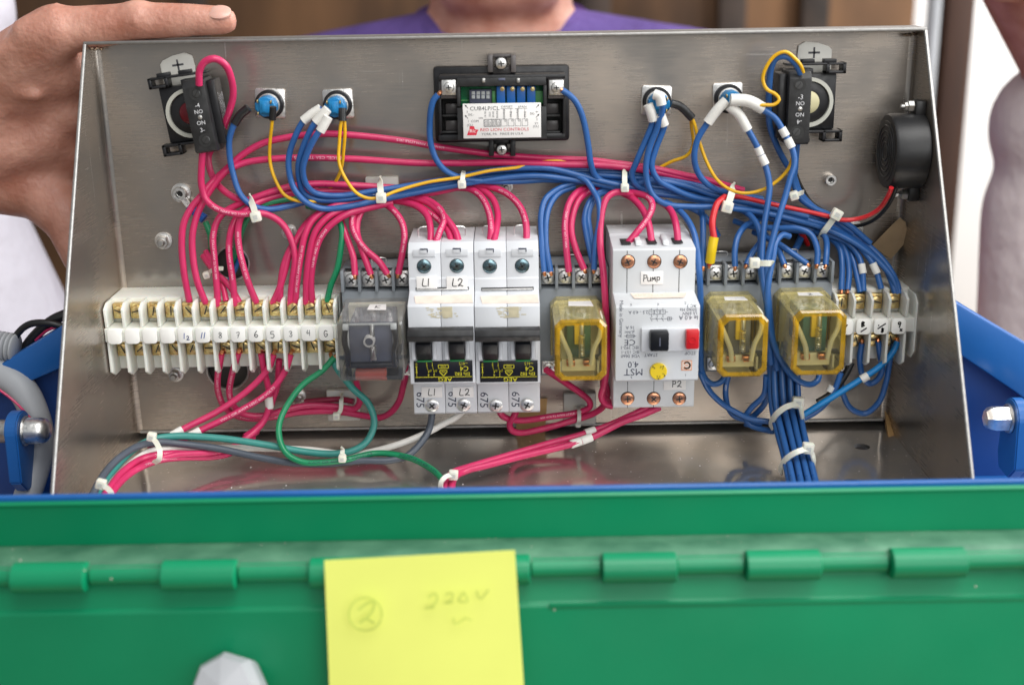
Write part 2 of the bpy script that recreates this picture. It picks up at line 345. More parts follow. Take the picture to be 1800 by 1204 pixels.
# ------------------------------------------------------------------ pixel-measured boxes on real depths
def pb(mb, o, x0, y0, x1, y1, nf, nb, bev=.3, m=0):
    xm, ym = (x0+x1)/2, (y0+y1)/2
    X0 = at(x0, ym, nf)[0]-o[0]; X1 = at(x1, ym, nf)[0]-o[0]; Z0 = at(xm, y1, nf)[2]-o[2]; Z1 = at(xm, y0, nf)[2]-o[2]
    return mb.box((X0, -nf-o[1], Z0), (X1, -nb-o[1], Z1), bev, m)
def lp(o, x, y, n): return at(x, y, n)-np.array(o)
OUT = (0, -1, 0)
def screw_head(mb, c, r, h=1.6, seg=20, m=0):      # pan head looking out of the plate
    mb.lathe(c, OUT, [(r, 0), (r, h*.45), (r*.88, h*.8), (r*.55, h), (r*.02, h*1.05)], seg, m)
def cross(mb, c, r, ang, h, m=0, w=.11):
    for a in (ang, ang+math.pi/2):
        e = np.array([math.cos(a), 0, math.sin(a)]); p = np.array([-math.sin(a), 0, math.cos(a)]); c0 = np.array(c, float)+np.array([0, -h, 0])
        mb.add([c0+e*r*s+p*r*w*t for s, t in ((-.5,-1),(.5,-1),(.5,1),(-.5,1))], [(0,1,2,3)], m)
def slot(mb, c, r, ang, h, m=0, w=.12):
    e = np.array([math.cos(ang), 0, math.sin(ang)]); p = np.array([-math.sin(ang), 0, math.cos(ang)]); c0 = np.array(c, float)+np.array([0, -h, 0])
    mb.add([c0+e*r*s+p*r*w*t for s, t in ((-.92,-1),(.92,-1),(.92,1),(-.92,1))], [(0,1,2,3)], m)
def screw(parent, c, r, hm, ang=.5, kind='cross', h=1.6):
    b = MB(); screw_head(b, c, r, h); s = part(parent, 'screw', b, hm)
    k = MB(); (cross if kind == 'cross' else slot)(k, c, r, ang, h*1.05+.06); part(s, 'drive_mark', k, 'drive', False)  # flat dark mark, its colour standing in for shade in the screw recess
    return s
def hexnut(mb, c, r, h, ang=.2, m=0):
    mb.lathe(c, OUT, [(r, 0), (r, h*.85), (r*.88, h)], 6, m)

# ------------------------------------------------------------------ the stainless enclosure
HW, HZ, DT, DB = 227.0, 233.2, 13.8, 153.8
enc = thing('steel_enclosure', 'open stainless steel control box with wedge shaped side walls, full of wiring', 'enclosure', (0, 0, 0))
def cut(o, cutters):
    for c in cutters:
        m = o.modifiers.new('b', 'BOOLEAN'); m.object = c; m.operation = 'DIFFERENCE'; m.solver = 'EXACT'
    dg = bpy.context.evaluated_depsgraph_get(); dg.update(); me = bpy.data.meshes.new_from_object(o.evaluated_get(dg)); o.modifiers.clear(); old = o.data; o.data = me; bpy.data.meshes.remove(old)
    for c in cutters: bpy.data.objects.remove(c)
def cutter(c, ax, r, l):
    b = MB().lathe(np.array(c)-np.array(ax)*l/2, ax, [(r, 0), (r, l)], 32); o = bpy.data.objects.new('c', mesh_of('c', b, 'recess', False)); COL.objects.link(o); return o
pl = part(enc, 'back_plate', MB().box((-HW, 0, 3.0), (HW, 2, HZ)), 'steel_plate', False)
hA = at(408, 463, 0); hB = at(400, 650, 0); hC = at(1400, 430, 0)
cut(pl, [cutter(h, (0, 1, 0), r, 12) for h, r in ((hA, 9.5), (hB, 12.0), (hC, 13.0))])
for h, r in ((hA, 9.5), (hB, 12.0), (hC, 13.0)): part(enc, 'hole_rim', MB().lathe((h[0], .2, h[2]), OUT, [(r+.9, .25), (r+.8, .55), (r+.1, .6), (r-.25, .2), (r-.25, -1.5)], 36, cap=False), 'zinc_dull')
for sgn in (-1, 1):
    part(enc, 'side_wall', MB().prism([(-9, -2), (DB+1, -2), (DB, 0), (DT, HZ), (-9, HZ)], sgn*HW, sgn*(HW+1.8)), 'steel_side', False)
    e0 = np.array([sgn*(HW+.9), -DT-.3, HZ]); e1 = np.array([sgn*(HW+.9), -DB-.3, 0])
    part(enc, 'wall_edge', MB().tube([e0, (e0+e1)/2, e1], 1.0, 8, 8), 'steel_edge')
    R = 3.2; V = []; F = []; zs = np.linspace(5, HZ-.2, 12)
    for z in zs:
        for k in range(7):
            a = k/6*math.pi/2; V.append((sgn*(HW-R+R*math.sin(a)), -(R-R*math.cos(a))-.03, z))
    for i in range(len(zs)-1):
        for k in range(6): F.append((i*7+k, i*7+k+1, (i+1)*7+k+1, (i+1)*7+k))
    part(enc, 'corner_bend', MB().add(V, F), 'steel_side')
top = MB().box((-HW-1.8, 9, HZ), (HW+1.8, -DT, HZ+1.7), .4); part(enc, 'top_lip', top, 'steel_edge')
part(enc, 'back_cover', MB().box((-HW, 9, -2), (HW, 10.5, HZ)), 'inner_shade', False)  # dark colour stands in for the shade behind the gap and holes
fl = part(enc, 'floor_plate', MB().box((-HW, 9, -2), (HW, -DB, 0)), 'steel_floor', False)
fh = at(1515, 785, 0); d = ray(1515, 785); fh = CAM+d*((0-CAM[2])/d[2]); d = ray(1498, 848); fh2 = CAM+d*((0-CAM[2])/d[2])
cut(fl, [cutter(fh, (0, 0, 1), 4.6, 12), cutter(fh2, (0, 0, 1), 5, 12)])
part(enc, 'plate_bend', MB().tube([(-HW+2, -.4, 3.6), (0, -.4, 3.6), (HW-2, -.4, 3.6)], 1.0, 10, 10), 'steel_edge')
w = MB()
for i in range(9):
    w.lathe((-HW+2+random.uniform(-1, 6), -2-random.uniform(0, 9), HZ-1.2-random.uniform(0, 1)), (0, 0, -1), [(.4, 0), (1.3, .5), (.9, 1.1), (.1, 1.5)], 8)
part(enc, 'weld_bead', w, 'weld')
w = MB()
for i in range(9):
    w.lathe((HW-2-random.uniform(-1, 6), -2-random.uniform(0, 9), HZ-1.2-random.uniform(0, 1)), (0, 0, -1), [(.4, 0), (1.3, .5), (.9, 1.1), (.1, 1.5)], 8)
part(enc, 'weld_bead', w, 'weld')
crumbs = MB()                                   # metal swarf and dust on the floor sheet
for i in range(130):
    x, y = random.uniform(-200, 200), -random.uniform(20, 140); r = random.choice([.12, .18, .25, .4]); crumbs.lathe((x, y, 0), (random.uniform(-.3, .3), random.uniform(-.3, .3), 1), [(r, 0), (r*.6, r*.7), (r*.1, r)], 6)
single('swarf', crumbs, 'print_white', 'scattered pale metal swarf and dust on the steel floor', 'swarf', kind='stuff')

# mounting rails behind the sockets
rail = thing('mounting_rail', 'dark steel mounting rail on the back plate behind relays and breakers', 'rail', (30, 0, 78))
part(rail, 'channel', MB().box((-122, 0, -6), (148, -5, 30), .4), 'zinc_dull'); part(rail, 'flange', MB().box((-122, -5.05, 24), (148, -6.5, 32.5), .3), 'black_dusty')

# fasteners on the plate
def fastener(px, py, kind, label, r=5.0, n=0):
    c = at(px, py, n+6); t = thing('nut_and_stud' if kind == 'nut' else 'socket_screw', label, 'bolt', (c[0], -n, c[2]))
    if kind == 'nut':
        part(t, 'washer', MB().lathe((0, 0, 0), OUT, [(r*1.25, 0), (r*1.25, 1.0), (r*1.1, 1.1)], 24), 'zinc')
        b = MB(); hexnut(b, (0, -1.1, 0), r, 4.2); part(t, 'nut', b, 'zinc'); part(t, 'stud', MB().lathe((0, -1.1, 0), OUT, [(r*.55, 0), (r*.55, 6.2), (r*.42, 6.9)], 16), 'zinc_dull')
    else:
        b = MB().lathe((0, 0, 0), OUT, [(r, 0), (r, 4.6), (r*.93, 5.0), (r*.56, 5.0), (r*.54, 2.5), (r*.02, 2.4)], 24); part(t, 'head', b, 'zinc')
        part(t, 'hex_recess', MB().lathe((0, -2.5, 0), OUT, [(r*.52, 0), (r*.52, .15)], 6), 'recess', False)
    return t
fastener(283, 427, 'nut', 'nut on threaded stud on bare steel left of the pink wires', 4.0)
fastener(305, 663, 'nut', 'nut on threaded stud just under the white terminal strip', 3.6)
fastener(1462, 318, 'hex', 'hex socket screw on bare steel left of the black buzzer', 3.2)
fastener(506, 412, 'nut', 'nut on steel plate behind pink wires above the terminal strip', 3.6)
fastener(524, 702, 'nut', 'nut on steel plate inside the loop of green wire', 3.0)
fastener(890, 331, 'nut', 'nut on steel plate peeking out under blue harness above breakers', 3.0)
fastener(1196, 402, 'hex', 'small socket screw behind blue wire at motor starter corner', 3.0)
fastener(1508, 406, 'nut', 'nut holding the ground ring by the brown tape flag', 3.6)
fastener(1490, 646, 'nut', 'nut under the amber relay corner beside the black sleeve', 3.4)

# ------------------------------------------------------------------ terminal strips
def terminal_strip(label, X0, pitch, count, zc, wm, first_end, tags, lead):
    o = (X0+pitch*count/2, 0, zc); t = thing('terminal_strip', label, 'terminal block', o); hw = pitch*count/2
    xl, xr = -hw-lead[0], hw+lead[1]
    part(t, 'base', MB().box((xl, 0, -24.5), (xr, -24, 17.6), .6), wm)
    part(t, 'ridge', MB().box((xl, -24.02, -3.9), (xr, -39.5, 4.0), .4), wm)
    if lead[1] > 5: part(t, 'end_plate', MB().prism([(24.03, -20), (36, -20), (41, -15), (41, 13), (36, 17), (24.03, 17)], xr-2.2, xr, .3), wm)
    ms = {}
    for i in range(count+1):
        x = -hw+pitch*i
        for up in (1, -1):
            key = up
            if key not in ms:
                pr = [(24.03, 4.3), (38.5, 4.3), (39.5, 14.8), (34, 17.5), (24.03, 17.5)] if up > 0 else [(24.03, -4.2), (38.5, -4.2), (38.5, -22.0), (33, -25.2), (24.03, -25.2)]
                ms[key] = mesh_of('barrier', MB().prism(pr, -.7, .7, .12), wm)
            b = bpy.data.objects.new('barrier', ms[key]); COL.objects.link(b); b.parent = t; b.location = (x*MM, 0, 0)
    for i in range(count):
        x = -hw+pitch*(i+.5)
        for up, z in ((1, 11.2), (-1, -11.0)):
            p = part(t, 'clamp_plate', MB().box((x-3.7, -24.02, z-4.6), (x+3.7, -28.2, z+4.2), .4), 'brass')
            c = (x, -28.2, z); b = MB(); screw_head(b, c, 3.3, 1.7, 18); s = part(t, 'screw', b, 'brass'); k = MB(); slot(k, c, 2.8, random.uniform(0, 3.1), 1.85); part(s, 'slot', k, 'recess', False)
        tb = MB().plate([(x+sx_*(3.95-1.9+1.9*math.cos(a_)), sz_*(4.4-1.9+1.9*math.sin(a_))) for sx_, sz_, A_ in ((1, 1, (0, .5, 1.05, 1.57)), (-1, 1, (1.57, 1.05, .5, 0)), (-1, -1, (0, .5, 1.05, 1.57)), (1, -1, (1.57, 1.05, .5, 0))) for a_ in A_], 39.52, 41.9, .25); tg = part(t, 'marker_tag', tb, 'tag_white')
        if tags[i]:
            lines, ink, wd = tags[i]; k = MB(); k.stroke((x, -42.05, 0), (1, 0, 0), (0, 0, 1), lines, wd); part(tg, 'handwriting', k, ink, False)
    return t
H = {'1': [[(.1, 1), (0, 0)]], '2': [[(0, .75), (.2, 1), (.5, .85), (.4, .5), (0, .05), (.3, .12), (.6, 0)]], '3': [[(0, .9), (.35, 1), (.5, .75), (.2, .55), (.5, .35), (.35, .02), (0, .1)]],
     '4': [[(.1, 1), (0, .45), (.5, .5)], [(.45, 1), (.4, 0)]], '5': [[(.5, 1), (.1, .97), (.05, .6), (.4, .6), (.5, .25), (.25, 0), (0, .1)]], '6': [[(.4, 1), (.1, .6), (0, .2), (.25, 0), (.5, .2), (.35, .45), (.05, .3)]],
     '7': [[(0, .95), (.5, 1), (.2, 0)], [(.1, .5), (.45, .5)]], '8': [[(.45, .85), (.2, 1), (.05, .75), (.45, .3), (.25, 0), (0, .2), (.4, .65), (.45, .85)]], 'G': [[(.5, .85), (.2, 1), (0, .5), (.2, 0), (.5, .25), (.5, .45), (.25, .45)]],
     'L': [[(.1, 1), (0, .05), (.5, .0)]], 'P': [[(.05, 0), (.1, 1)], [(.0, .95), (.5, .9), (.45, .55), (.1, .45)]], 'u': [[(0, .6), (.02, .1), (.2, 0), (.4, .2), (.42, .6)], [(.42, .6), (.45, 0)]],
     'm': [[(0, 0), (.05, .6), (.25, .25), (.42, .65), (.5, 0)]], 'p': [[(.05, -.15), (.1, .65)], [(.02, .6), (.45, .6), (.42, .2), (.08, .15)]], 'K': [[(.05, 1), (0, 0)], [(.5, 1), (.05, .5), (.5, 0)]],
     'z': [[(0, .5), (.2, .6), (.3, .35), (0, 0), (.4, .02)]], 'I': [[(.25, .6), (.25, 0)], [(0, 0), (.5, 0)], [(0, .6), (.5, .6)]], 'V': [[(0, 1), (.2, 0), (.6, 1.05)]], '0': [[(.25, 1), (0, .5), (.2, 0), (.5, .3), (.4, .8), (.25, 1)]],
     'B': [[(.05, 0), (.1, 1), (.5, .85), (.15, .55), (.55, .3), (.05, .02)]], '9': [[(.45, .6), (.1, .6), (.1, .95), (.45, .95), (.45, .6), (.3, 0)]], 'x': [[(0, .5), (.45, 0)], [(.45, .5), (0, 0)]], 'n': [[(0, 0), (.02, .5), (.3, .55), (.4, 0)]], 'i': [[(.1, .5), (.1, 0)]], '/': [[(0, 0), (.7, 1)]]}
def hand(s, x, y, h, adv=.75, slant=0):
    out = []
    for ch in s:
        if ch in H:
            for L in H[ch]: out.append([(x+(px+slant*py)*h, y+py*h) for px, py in L])
        x += adv*h
    return out
lx0 = at(201, 592, 42)[0]; lx1 = at(573, 584, 42)[0]; LP_ = (lx1-lx0)/12
LT = [None]*4 + [(hand('1', -.6, -1.8, 3.2)+hand('z', .9, -2.4, 3.6), 'ink_blue', .42), (hand('11', -.9, -1.7, 3.4, .45, .15), 'ink_blue', .42), (hand('8', -.8, -1.8, 3.4), 'ink_pencil', .35), (hand('7', -.8, -1.8, 3.2), 'ink_pencil', .35),
     (hand('6', -.6, -1.6, 3.6), 'ink_dark', .38), (hand('5', -1.4, -2.2, 3.8), 'ink_pencil', .4), (hand('3', -.9, -1.6, 3.2), 'ink_pencil', .35), (hand('4', -.7, -1.2, 3.2), 'ink_pencil', .4), (hand('G', -1.1, -2.0, 3.6), 'ink_dark', .38)]
terminal_strip('long white terminal strip with thirteen marker tags, four of them blank', lx0-LP_/2, LP_, 13, 76.3, 'strip_white', 0, LT, (1.2, 1.2))
RT_ = [(hand('/', -1.5, -1.5, 3), 'ink_black', .8), (hand('B', -1.2, .2, 2.8)+[[(-1.3, -2.6), (1.6, -.6)]], 'ink_black', .75), ([[(-1.8, -1.0), (2.2, 1.8)], [(-1.6, .9), (-1.4, .9)]]+hand('8', .2, -3.2, 2.4), 'ink_black', .75), (hand('9', -.6, -.4, 3.0)+hand('x', .8, -2.6, 2.4), 'ink_black', .7)]
rx = at(1518, 577, 42)[0]; rp = (at(1580, 575, 42)[0]-rx)/2
terminal_strip('short white terminal strip by the right wall, toned darker for shade, with black marker writing', rx-1.5*rp, rp, 4, 74.6, 'strip_shaded', 0, RT_, (.6, 6.5))

# ------------------------------------------------------------------ relay sockets and relays
def socket(label, xs, ypx, xl, xr, lower):
    zc = at(xs[0], ypx, 29)[2]; Xs = [at(x, ypx, 30)[0] for x in xs]; xa, xb = Xs[0]-5.6, Xs[-1]+5.6
    o = ((xa+xb)/2, -6.6, zc-30); t = thing('relay_socket', label, 'relay socket', o, 'grey relay sockets'); hw = (xb-xa)/2; L = lambda X: X-o[0]
    part(t, 'body', MB().prism([(0, -26), (24, -26), (24, 24.5), (33.5, 24.5), (33.5, -14), (35, -14.4), (35, -26), (0, -26)][:0] or [(0, -27), (26, -27), (26, 24), (18, 24.2), (18, 36.5), (0, 36.5)], -hw, hw, .5), 'socket_grey')
    for X in [xa+.9]+[(a+b)/2 for a, b in zip(Xs[:-1], Xs[1:])]+[xb-.9]:
        part(t, 'barrier', MB().box((L(X)-.85, -18.05, 24.3), (L(X)+.85, -28.5, 36.4), .3), 'socket_grey')
    part(t, 'terminal_floor', MB().box((-hw+1, -18.05, 24.25), (hw-1, -18.9, 35.6), .1), 'recess')
    for X in Xs:
        part(t, 'pressure_plate', MB().box((L(X)-4.0, -19, 25.6), (L(X)+4.0, -22.2, 34.6), .5), 'zinc'); screw(t, (L(X), -22.2, 30.0), 3.9, 'zinc', random.uniform(0, 1.5), 'cross', 2.2)
    for i, X in enumerate(Xs if lower else []):
        part(t, 'lower_clamp', MB().box((L(X)-3.9, -26.05, -25.5), (L(X)+3.9, -27.6, -18), .4), 'zinc'); screw(t, (L(X), -27.6, -21.8), 3.2, 'zinc', random.uniform(0, 1.5), 'cross', 1.6)
    part(t, 'release_clip', MB().tube([(-4, -8, 36.5), (-4, -8, 38.5), (0, -9, 39.4), (4, -8, 38.5), (4, -8, 36.5)], .35, 6, .8), 'zinc')
    return t
socket('grey relay socket under the clear relay, pink wires in its four screws', [618, 648, 678, 707], 492, 0, 0, True)
socket('grey relay socket between breakers and motor starter, under an amber relay', [963, 993, 1022, 1051], 487, 0, 0, True)
socket('grey relay socket beside the motor starter, fed by the yellow crimp', [1228, 1258, 1289, 1319], 481, 0, 0, True)
socket('grey relay socket next to the short terminal strip, under an amber relay', [1353, 1383, 1414, 1445], 477, 0, 0, True)

def relay(label, fx0, fy0, fx1, fy1, kind, coil, paper):
    nf, nb = 80.0, 33.0
    xm, ym = (fx0+fx1)/2, (fy0+fy1)/2; X0 = at(fx0, ym, nf)[0]; X1 = at(fx1, ym, nf)[0]; Z0 = at(xm, fy1, nf)[2]; Z1 = at(xm, fy0, nf)[2]
    o = ((X0+X1)/2, -nb, (Z0+Z1)/2); hw = (X1-X0)/2; hh = (Z1-Z0)/2; D = nf-nb; t = thing('relay', label, 'relay', o, 'plug in relays')
    cm = 'cover_clear' if kind == 'clear' else 'cover_amber'; c = 3.4 if kind == 'amber' else 1.0
    def octo(w, h, c): return [(-w+c, -h), (w-c, -h), (w, -h+c), (w, h-c), (w-c, h), (-w+c, h), (-w, h-c), (-w, -h+c)]
    def loft(rings, cap, m=0):
        V = []; F = []; k = len(rings[0][0])
        for prof, n in rings: V += [(x, -n, z) for x, z in prof]
        for i in range(len(rings)-1):
            for j in range(k): F.append((i*k+j, i*k+(j+1) % k, (i+1)*k+(j+1) % k, (i+1)*k+j))
        if cap: F.append(tuple((len(rings)-1)*k+j for j in range(k)))
        return MB().add(V, F, m)
    g = (.0 if kind == 'amber' else .6)
    cover = part(t, 'cover', loft([(octo(hw+.9, hh+.6, c), 0), (octo(hw+.9, hh+.6, c), 8), (octo(hw+.2, hh+.1, c), 9), (octo(hw-.1-g, hh-.1, c), D-2.2)], False), cm+'_side', False)
    part(t, 'cover_face', loft([(octo(hw-3.0, hh-3.0, max(.4, c-.5)), D-.02), (octo(hw-3.2, hh-3.2, max(.4, c-.6)), D)], True), cm, False)
    part(t, 'cover_rim', loft([(octo(hw, hh, c), D-2.25), (octo(hw, hh, c), D-1.2), (octo(hw-1.0, hh-1.0, c-.2), D-.05), (octo(hw-2.9, hh-2.9, max(.4, c-.5)), D-.02)], False), cm+'_rim', False)
    for s in (-1, 1):
        part(t, 'mould_rib', MB().box((s*(hw-.5)-.35, -1, -hh*.55), (s*(hw-.5)+.35, -9, hh*.5), .2), cm+'_rim')
    if kind == 'clear':
        part(t, 'pale_relay_base', MB().box((-hw*.9, -.5, -hh*.92), (hw*.9, -5.8, hh*.92), .5), 'relay_cream'); part(t, 'coil', MB().box((-hw*.66, -6, -hh*.48), (hw*.66, -D+7, hh*.84), .6), 'coil_blue')  # pale base added to lighten the inside of the clear cover
        part(t, 'flange', MB().box((-hw*.78, -6, -hh*.66), (hw*.78, -D+5, -hh*.5), .5), 'relay_black')
        for s in (-1, 1): part(t, 'contact_arm', MB().tube([(s*hw*.72, -D+4, hh*.8), (s*hw*.78, -D+3.4, hh*.3), (s*hw*.70, -D+3.2, -hh*.1), (s*hw*.72, -D+4, -hh*.55)], 1.5, 8), 'relay_black')
        part(t, 'window_frame', MB().box((-hw*.70, -D+6.9, hh*.80), (hw*.70, -D+6, hh*.86), .1).box((-hw*.70, -D+6.9, -hh*.5), (-hw*.66, -D+6, hh*.8), .1).box((hw*.66, -D+6.9, -hh*.5), (hw*.70, -D+6, hh*.8), .1), 'dip_white')
        part(t, 'spring_button', MB().lathe((-.6, -D+6.8, hh*.30), OUT, [(3.0, 0), (3.0, 4.6), (2.2, 4.8), (2.1, 3.6)], 24, cap=False), 'label_white'); part(t, 'spring_cup', MB().lathe((-.6, -D+6.8, hh*.30), OUT, [(2.1, 0), (2.1, 3.4)], 18), 'coil_blue')
        part(t, 'indicator', MB().box((-hw*.5, -D+9, -hh*.96), (hw*.42, -D+1.4, -hh*.70), .5), 'relay_orange'); part(t, 'indicator_lens', MB().box((-hw*.56, -D+1.3, -hh*.97), (hw*.48, -D+.8, -hh*.62), .1), 'cover_clear')
        for s in (-1, 1): part(t, 'clip', MB().box((s*hw*.72-1.6, -D+5, hh*.70), (s*hw*.72+1.6, -D+2, hh*.90), .5), 'dip_white')
    else:
        part(t, 'coil', MB().box((-hw*.50, -6, -hh*.40), (hw*.42, -D+9, hh*.74), .6), coil)
        part(t, 'pale_relay_base', MB().box((-hw*.9, -.5, -hh*.9), (hw*.9, -5.8, hh*.9), .5), 'relay_cream')  # pale base added to lighten the amber interior
        part(t, 'bobbin', MB().box((-hw*.22, -D+8.9, hh*.1), (hw*.10, -D+6, hh*.74), .4), 'relay_yellow')
        part(t, 'yoke', MB().box((-hw*.7, -6, -hh*.86), (hw*.62, -D+10, -hh*.46), .5), 'relay_cream')
        for s, xo in ((-1, -.36), (1, .30)): part(t, 'contact', MB().box((hw*xo-2.3, -D+9.9, -hh*.62), (hw*xo+2.3, -D+6, -hh*.44), .4), 'copper')
        part(t, 'lead', MB().tube([(-hw*.86, -4, hh*.72), (-hw*.84, -D+10, hh*.62), (-hw*.62, -D+4, hh*.2), (-hw*.42, -D+4.5, -hh*.2), (-hw*.36, -D+5, -hh*.56)], 1.35, 8), 'relay_cream')
        part(t, 'lead', MB().tube([(hw*.80, -6, hh*.80), (hw*.80, -D+6, hh*.78), (hw*.74, -D+4, hh*.4), (hw*.52, -D+4, 0), (hw*.42, -D+5, -hh*.56)], 1.35, 8), 'relay_cream')
        part(t, 'lower_frame', MB().box((-hw*.8, -D+10, -hh*.48), (-hw*.72, -D+7, -hh*.9), .2).box((hw*.66, -D+10, -hh*.48), (hw*.74, -D+7, -hh*.9), .2), 'dip_white')
    sp = [];  x0 = .06*hw; q0, q1 = (.42, .72) if kind == 'amber' else (.10, .5)
    for k in range(90): a = k*.75; sp.append((x0+1.5*math.cos(a), -D+5.4+1.5*math.sin(a), hh*q0-k/90*hh*q1))
    part(t, 'spring', MB().tube(sp, .28, 5, .5), 'zinc'); part(t, 'armature_post', MB().tube([(x0, -D+6, hh*.82), (x0, -D+5.4, hh*.6), (x0, -D+5.4, hh*.44)], 1.3, 10), 'zinc')
    if paper:
        px, pn, pw, pd, ch = paper; b = MB().add([(px-pw, -(pn-pd), hh+.12), (px+pw*.8, -(pn-pd), hh+.12), (px+pw, -(pn+pd), hh+.12), (px-pw*1.1, -(pn+pd*.8), hh+.12), (px-pw, -(pn-pd), hh+.02), (px+pw*.8, -(pn-pd), hh+.02), (px+pw, -(pn+pd), hh+.02), (px-pw*1.1, -(pn+pd*.8), hh+.02)], [(0,1,2,3), (7,6,5,4), (0,4,5,1), (1,5,6,2), (2,6,7,3), (3,7,4,0)])
        pp = part(t, 'paper_label', b, 'label_white', False)
        if ch: k = MB(); k.stroke((px-1.4, -(pn+2.6), hh+.2), (1, 0, 0), (0, 1, 0), hand(ch, 0, 0, 5.2, .55), .5); part(pp, 'handwriting', k, 'ink_black', False)
    return t
relay('clear relay with orange indicator and K label between terminal strip and breakers', 592, 567, 709, 670, 'clear', '', (2, 17, 5, 6, 'K'))
relay('amber relay with pale tape label between the breakers and motor starter', 975, 563, 1067, 670, 'amber', 'coil_green', (2, 12, 6.5, 8, ''))
relay('amber relay with torn white sticker, right beside the motor starter', 1262, 554, 1350, 663, 'amber', 'coil_blue', (1.5, 14, 6, 4, ''))
relay('amber relay with teal coil next to the short terminal strip', 1393, 547, 1487, 660, 'amber', 'coil_teal', (2.5, 12, 6.5, 4.5, 'z'))
# ------------------------------------------------------------------ circuit breakers
PI = math.pi
def breaker(xl, xr, label, tagged):
    X0 = at(xl, 440, 52)[0]; X1 = at(xr, 440, 52)[0]; z0 = 30.4; o = ((X0+X1)/2, -6.6, z0); hw = (X1-X0)/2-.12
    t = thing('circuit_breaker', label, 'circuit breaker', o, 'two pole circuit breakers')
    n = lambda v: v-6.6
    z = lambda y, nn, x=(xl+xr)/2: at(x, y, nn)[2]-z0
    px = lambda x, y, nn: at(x, y, nn)[0]-o[0]
    zt = 97.4; zs = z(490, 52); zl = z(511, 52); zn = z(535, 67); zb = z(676, 67); zk = z(602, 67); zk2 = z(629, 67)
    for s in (-1, 1):
        a, b = (-hw, -.1) if s < 0 else (.1, hw)
        part(t, 'pole_housing', MB().prism([(0, 0), (n(50), 0), (n(52), 1.5), (n(52), zb+1), (n(66), zb), (n(67.5), zb+1), (n(67.5), zn-1), (n(66), zn), (n(53), zl-.5), (n(52), zl), (n(52), zs), (n(51.2), zs+.5), (n(51.2), zt-4.5), (n(45), zt), (0, zt)], a, b, .35), 'breaker_white')
        c = (a+b)/2; w2 = (b-a)/2
        # toggle well with raised cheeks
        kx = c-.6
        part(t, 'toggle_frame', MB().box((kx-w2*.78, -n(67.52), zk2+.2), (kx-w2*.50, -n(71.5), zk+3), .8).box((kx+w2*.50, -n(67.52), zk2+.2), (kx+w2*.78, -n(71.5), zk+3), .8), 'breaker_white')
        g = part(t, 'toggle', MB().prism([(n(67.52), zk2-.4), (n(71), zk2+.2), (n(74), zk2+4.5), (n(77), zk+2), (n(67.52), zk+4)], kx-w2*.46, kx+w2*.46, .5), 'start_black')
        part(g, 'green_flash', MB().box((kx-w2*.46, -n(67.53), zk2-1.1), (kx+w2*.46, -n(70.6), zk2-.35), .1), 'switch_green')
        # screws
        sx = c-.3; zz_ = z(468, 51.4)
        part(t, 'screw_well', MB().lathe((sx, -n(51.22), zz_), OUT, [(4.0, 0), (4.0, .05)], 24), 'recess', False)
        screw(t, (sx, -n(51.28), zz_), 3.7, 'blued', random.uniform(0, 1.5), 'cross', .9)
        sx2 = c+1.3; z2 = z(712, 52); screw(t, (sx2, -n(52.02), z2), 3.9, 'zinc', random.uniform(0, 1.5), 'cross', 1.4)
        # clip pocket at the top
        zc = z(446, 51.4); part(t, 'clip_pocket', MB().box((c-6, -n(51.22), zc-1.6), (c+6, -n(51.75), zc+2.4), .2).box((c-2.2, -n(51.76), zc+.2), (c+2.2, -n(52.2), zc+3.3), .2), 'breaker_white')
        part(t, 'clip_slot', MB().box((c-2.2, -n(52.21), zc+2.4), (c+2.2, -n(52.3), zc+3.1), 0).box((c+1.7, -n(52.21), zc+.9), (c+2.2, -n(52.3), zc+2.4), 0), 'print_navy', False)
        part(t, 'wire_clip', MB().tube([(c-4, -n(30), zt), (c-4, -n(30), zt+4), (c-3, -n(30), zt+5), (c+3, -n(30), zt+5), (c+4, -n(30), zt+4), (c+4, -n(30), zt)], .4, 6, .8), 'zinc')
        k = MB(); txt(k, '675', (c-w2*.58, -n(52.06), z(703, 52)+.3), 6.4, -PI/2*1.03, 1.0); part(t, 'number_print', k, 'print_navy', False)
        if tagged:
            i = 0 if s < 0 else 1
            lx, ly = ((750, 497), (803, 497))[i]; cx, cz = px(lx, ly, 53), z(ly, 53, lx)
            pt = part(t, 'paper_label', MB().box((cx-5.6, -n(52.3), cz-3.4), (cx+5.6, -n(52.9), cz+3.4), .25), 'label_white'); kk = MB(); kk.stroke((cx, -n(53.0), cz), (1, 0, 0), (0, 0, 1), hand(('L1', 'L2')[i], -2.2, -2.0, 4.2, .7), .5); part(pt, 'handwriting', kk, 'ink_black', False)
            lx, ly = ((759, 690), (814, 690))[i]; cx, cz = px(lx, ly, 53), z(ly, 53, lx)
            pt = part(t, 'paper_label', MB().box((cx-5.8, -n(52.1), cz-3.1), (cx+5.8, -n(52.5), cz+3.1), .2), 'label_white'); kk = MB(); kk.stroke((cx, -n(52.6), cz), (1, 0, 0), (0, 0, 1), hand(('L1', 'L2')[i], -1.8, -1.8, 3.8, .8), .45); part(pt, 'handwriting', kk, 'ink_black', False)
    zz_ = z(589, 78)
    part(t, 'handle_bar', MB().prism([(n(73), zz_-3.6), (n(79), zz_-3.4), (n(80.5), zz_), (n(79.5), zz_+2.8), (n(73), zz_+3.2)], -hw+.3, hw-.2, .4), 'black_dusty')
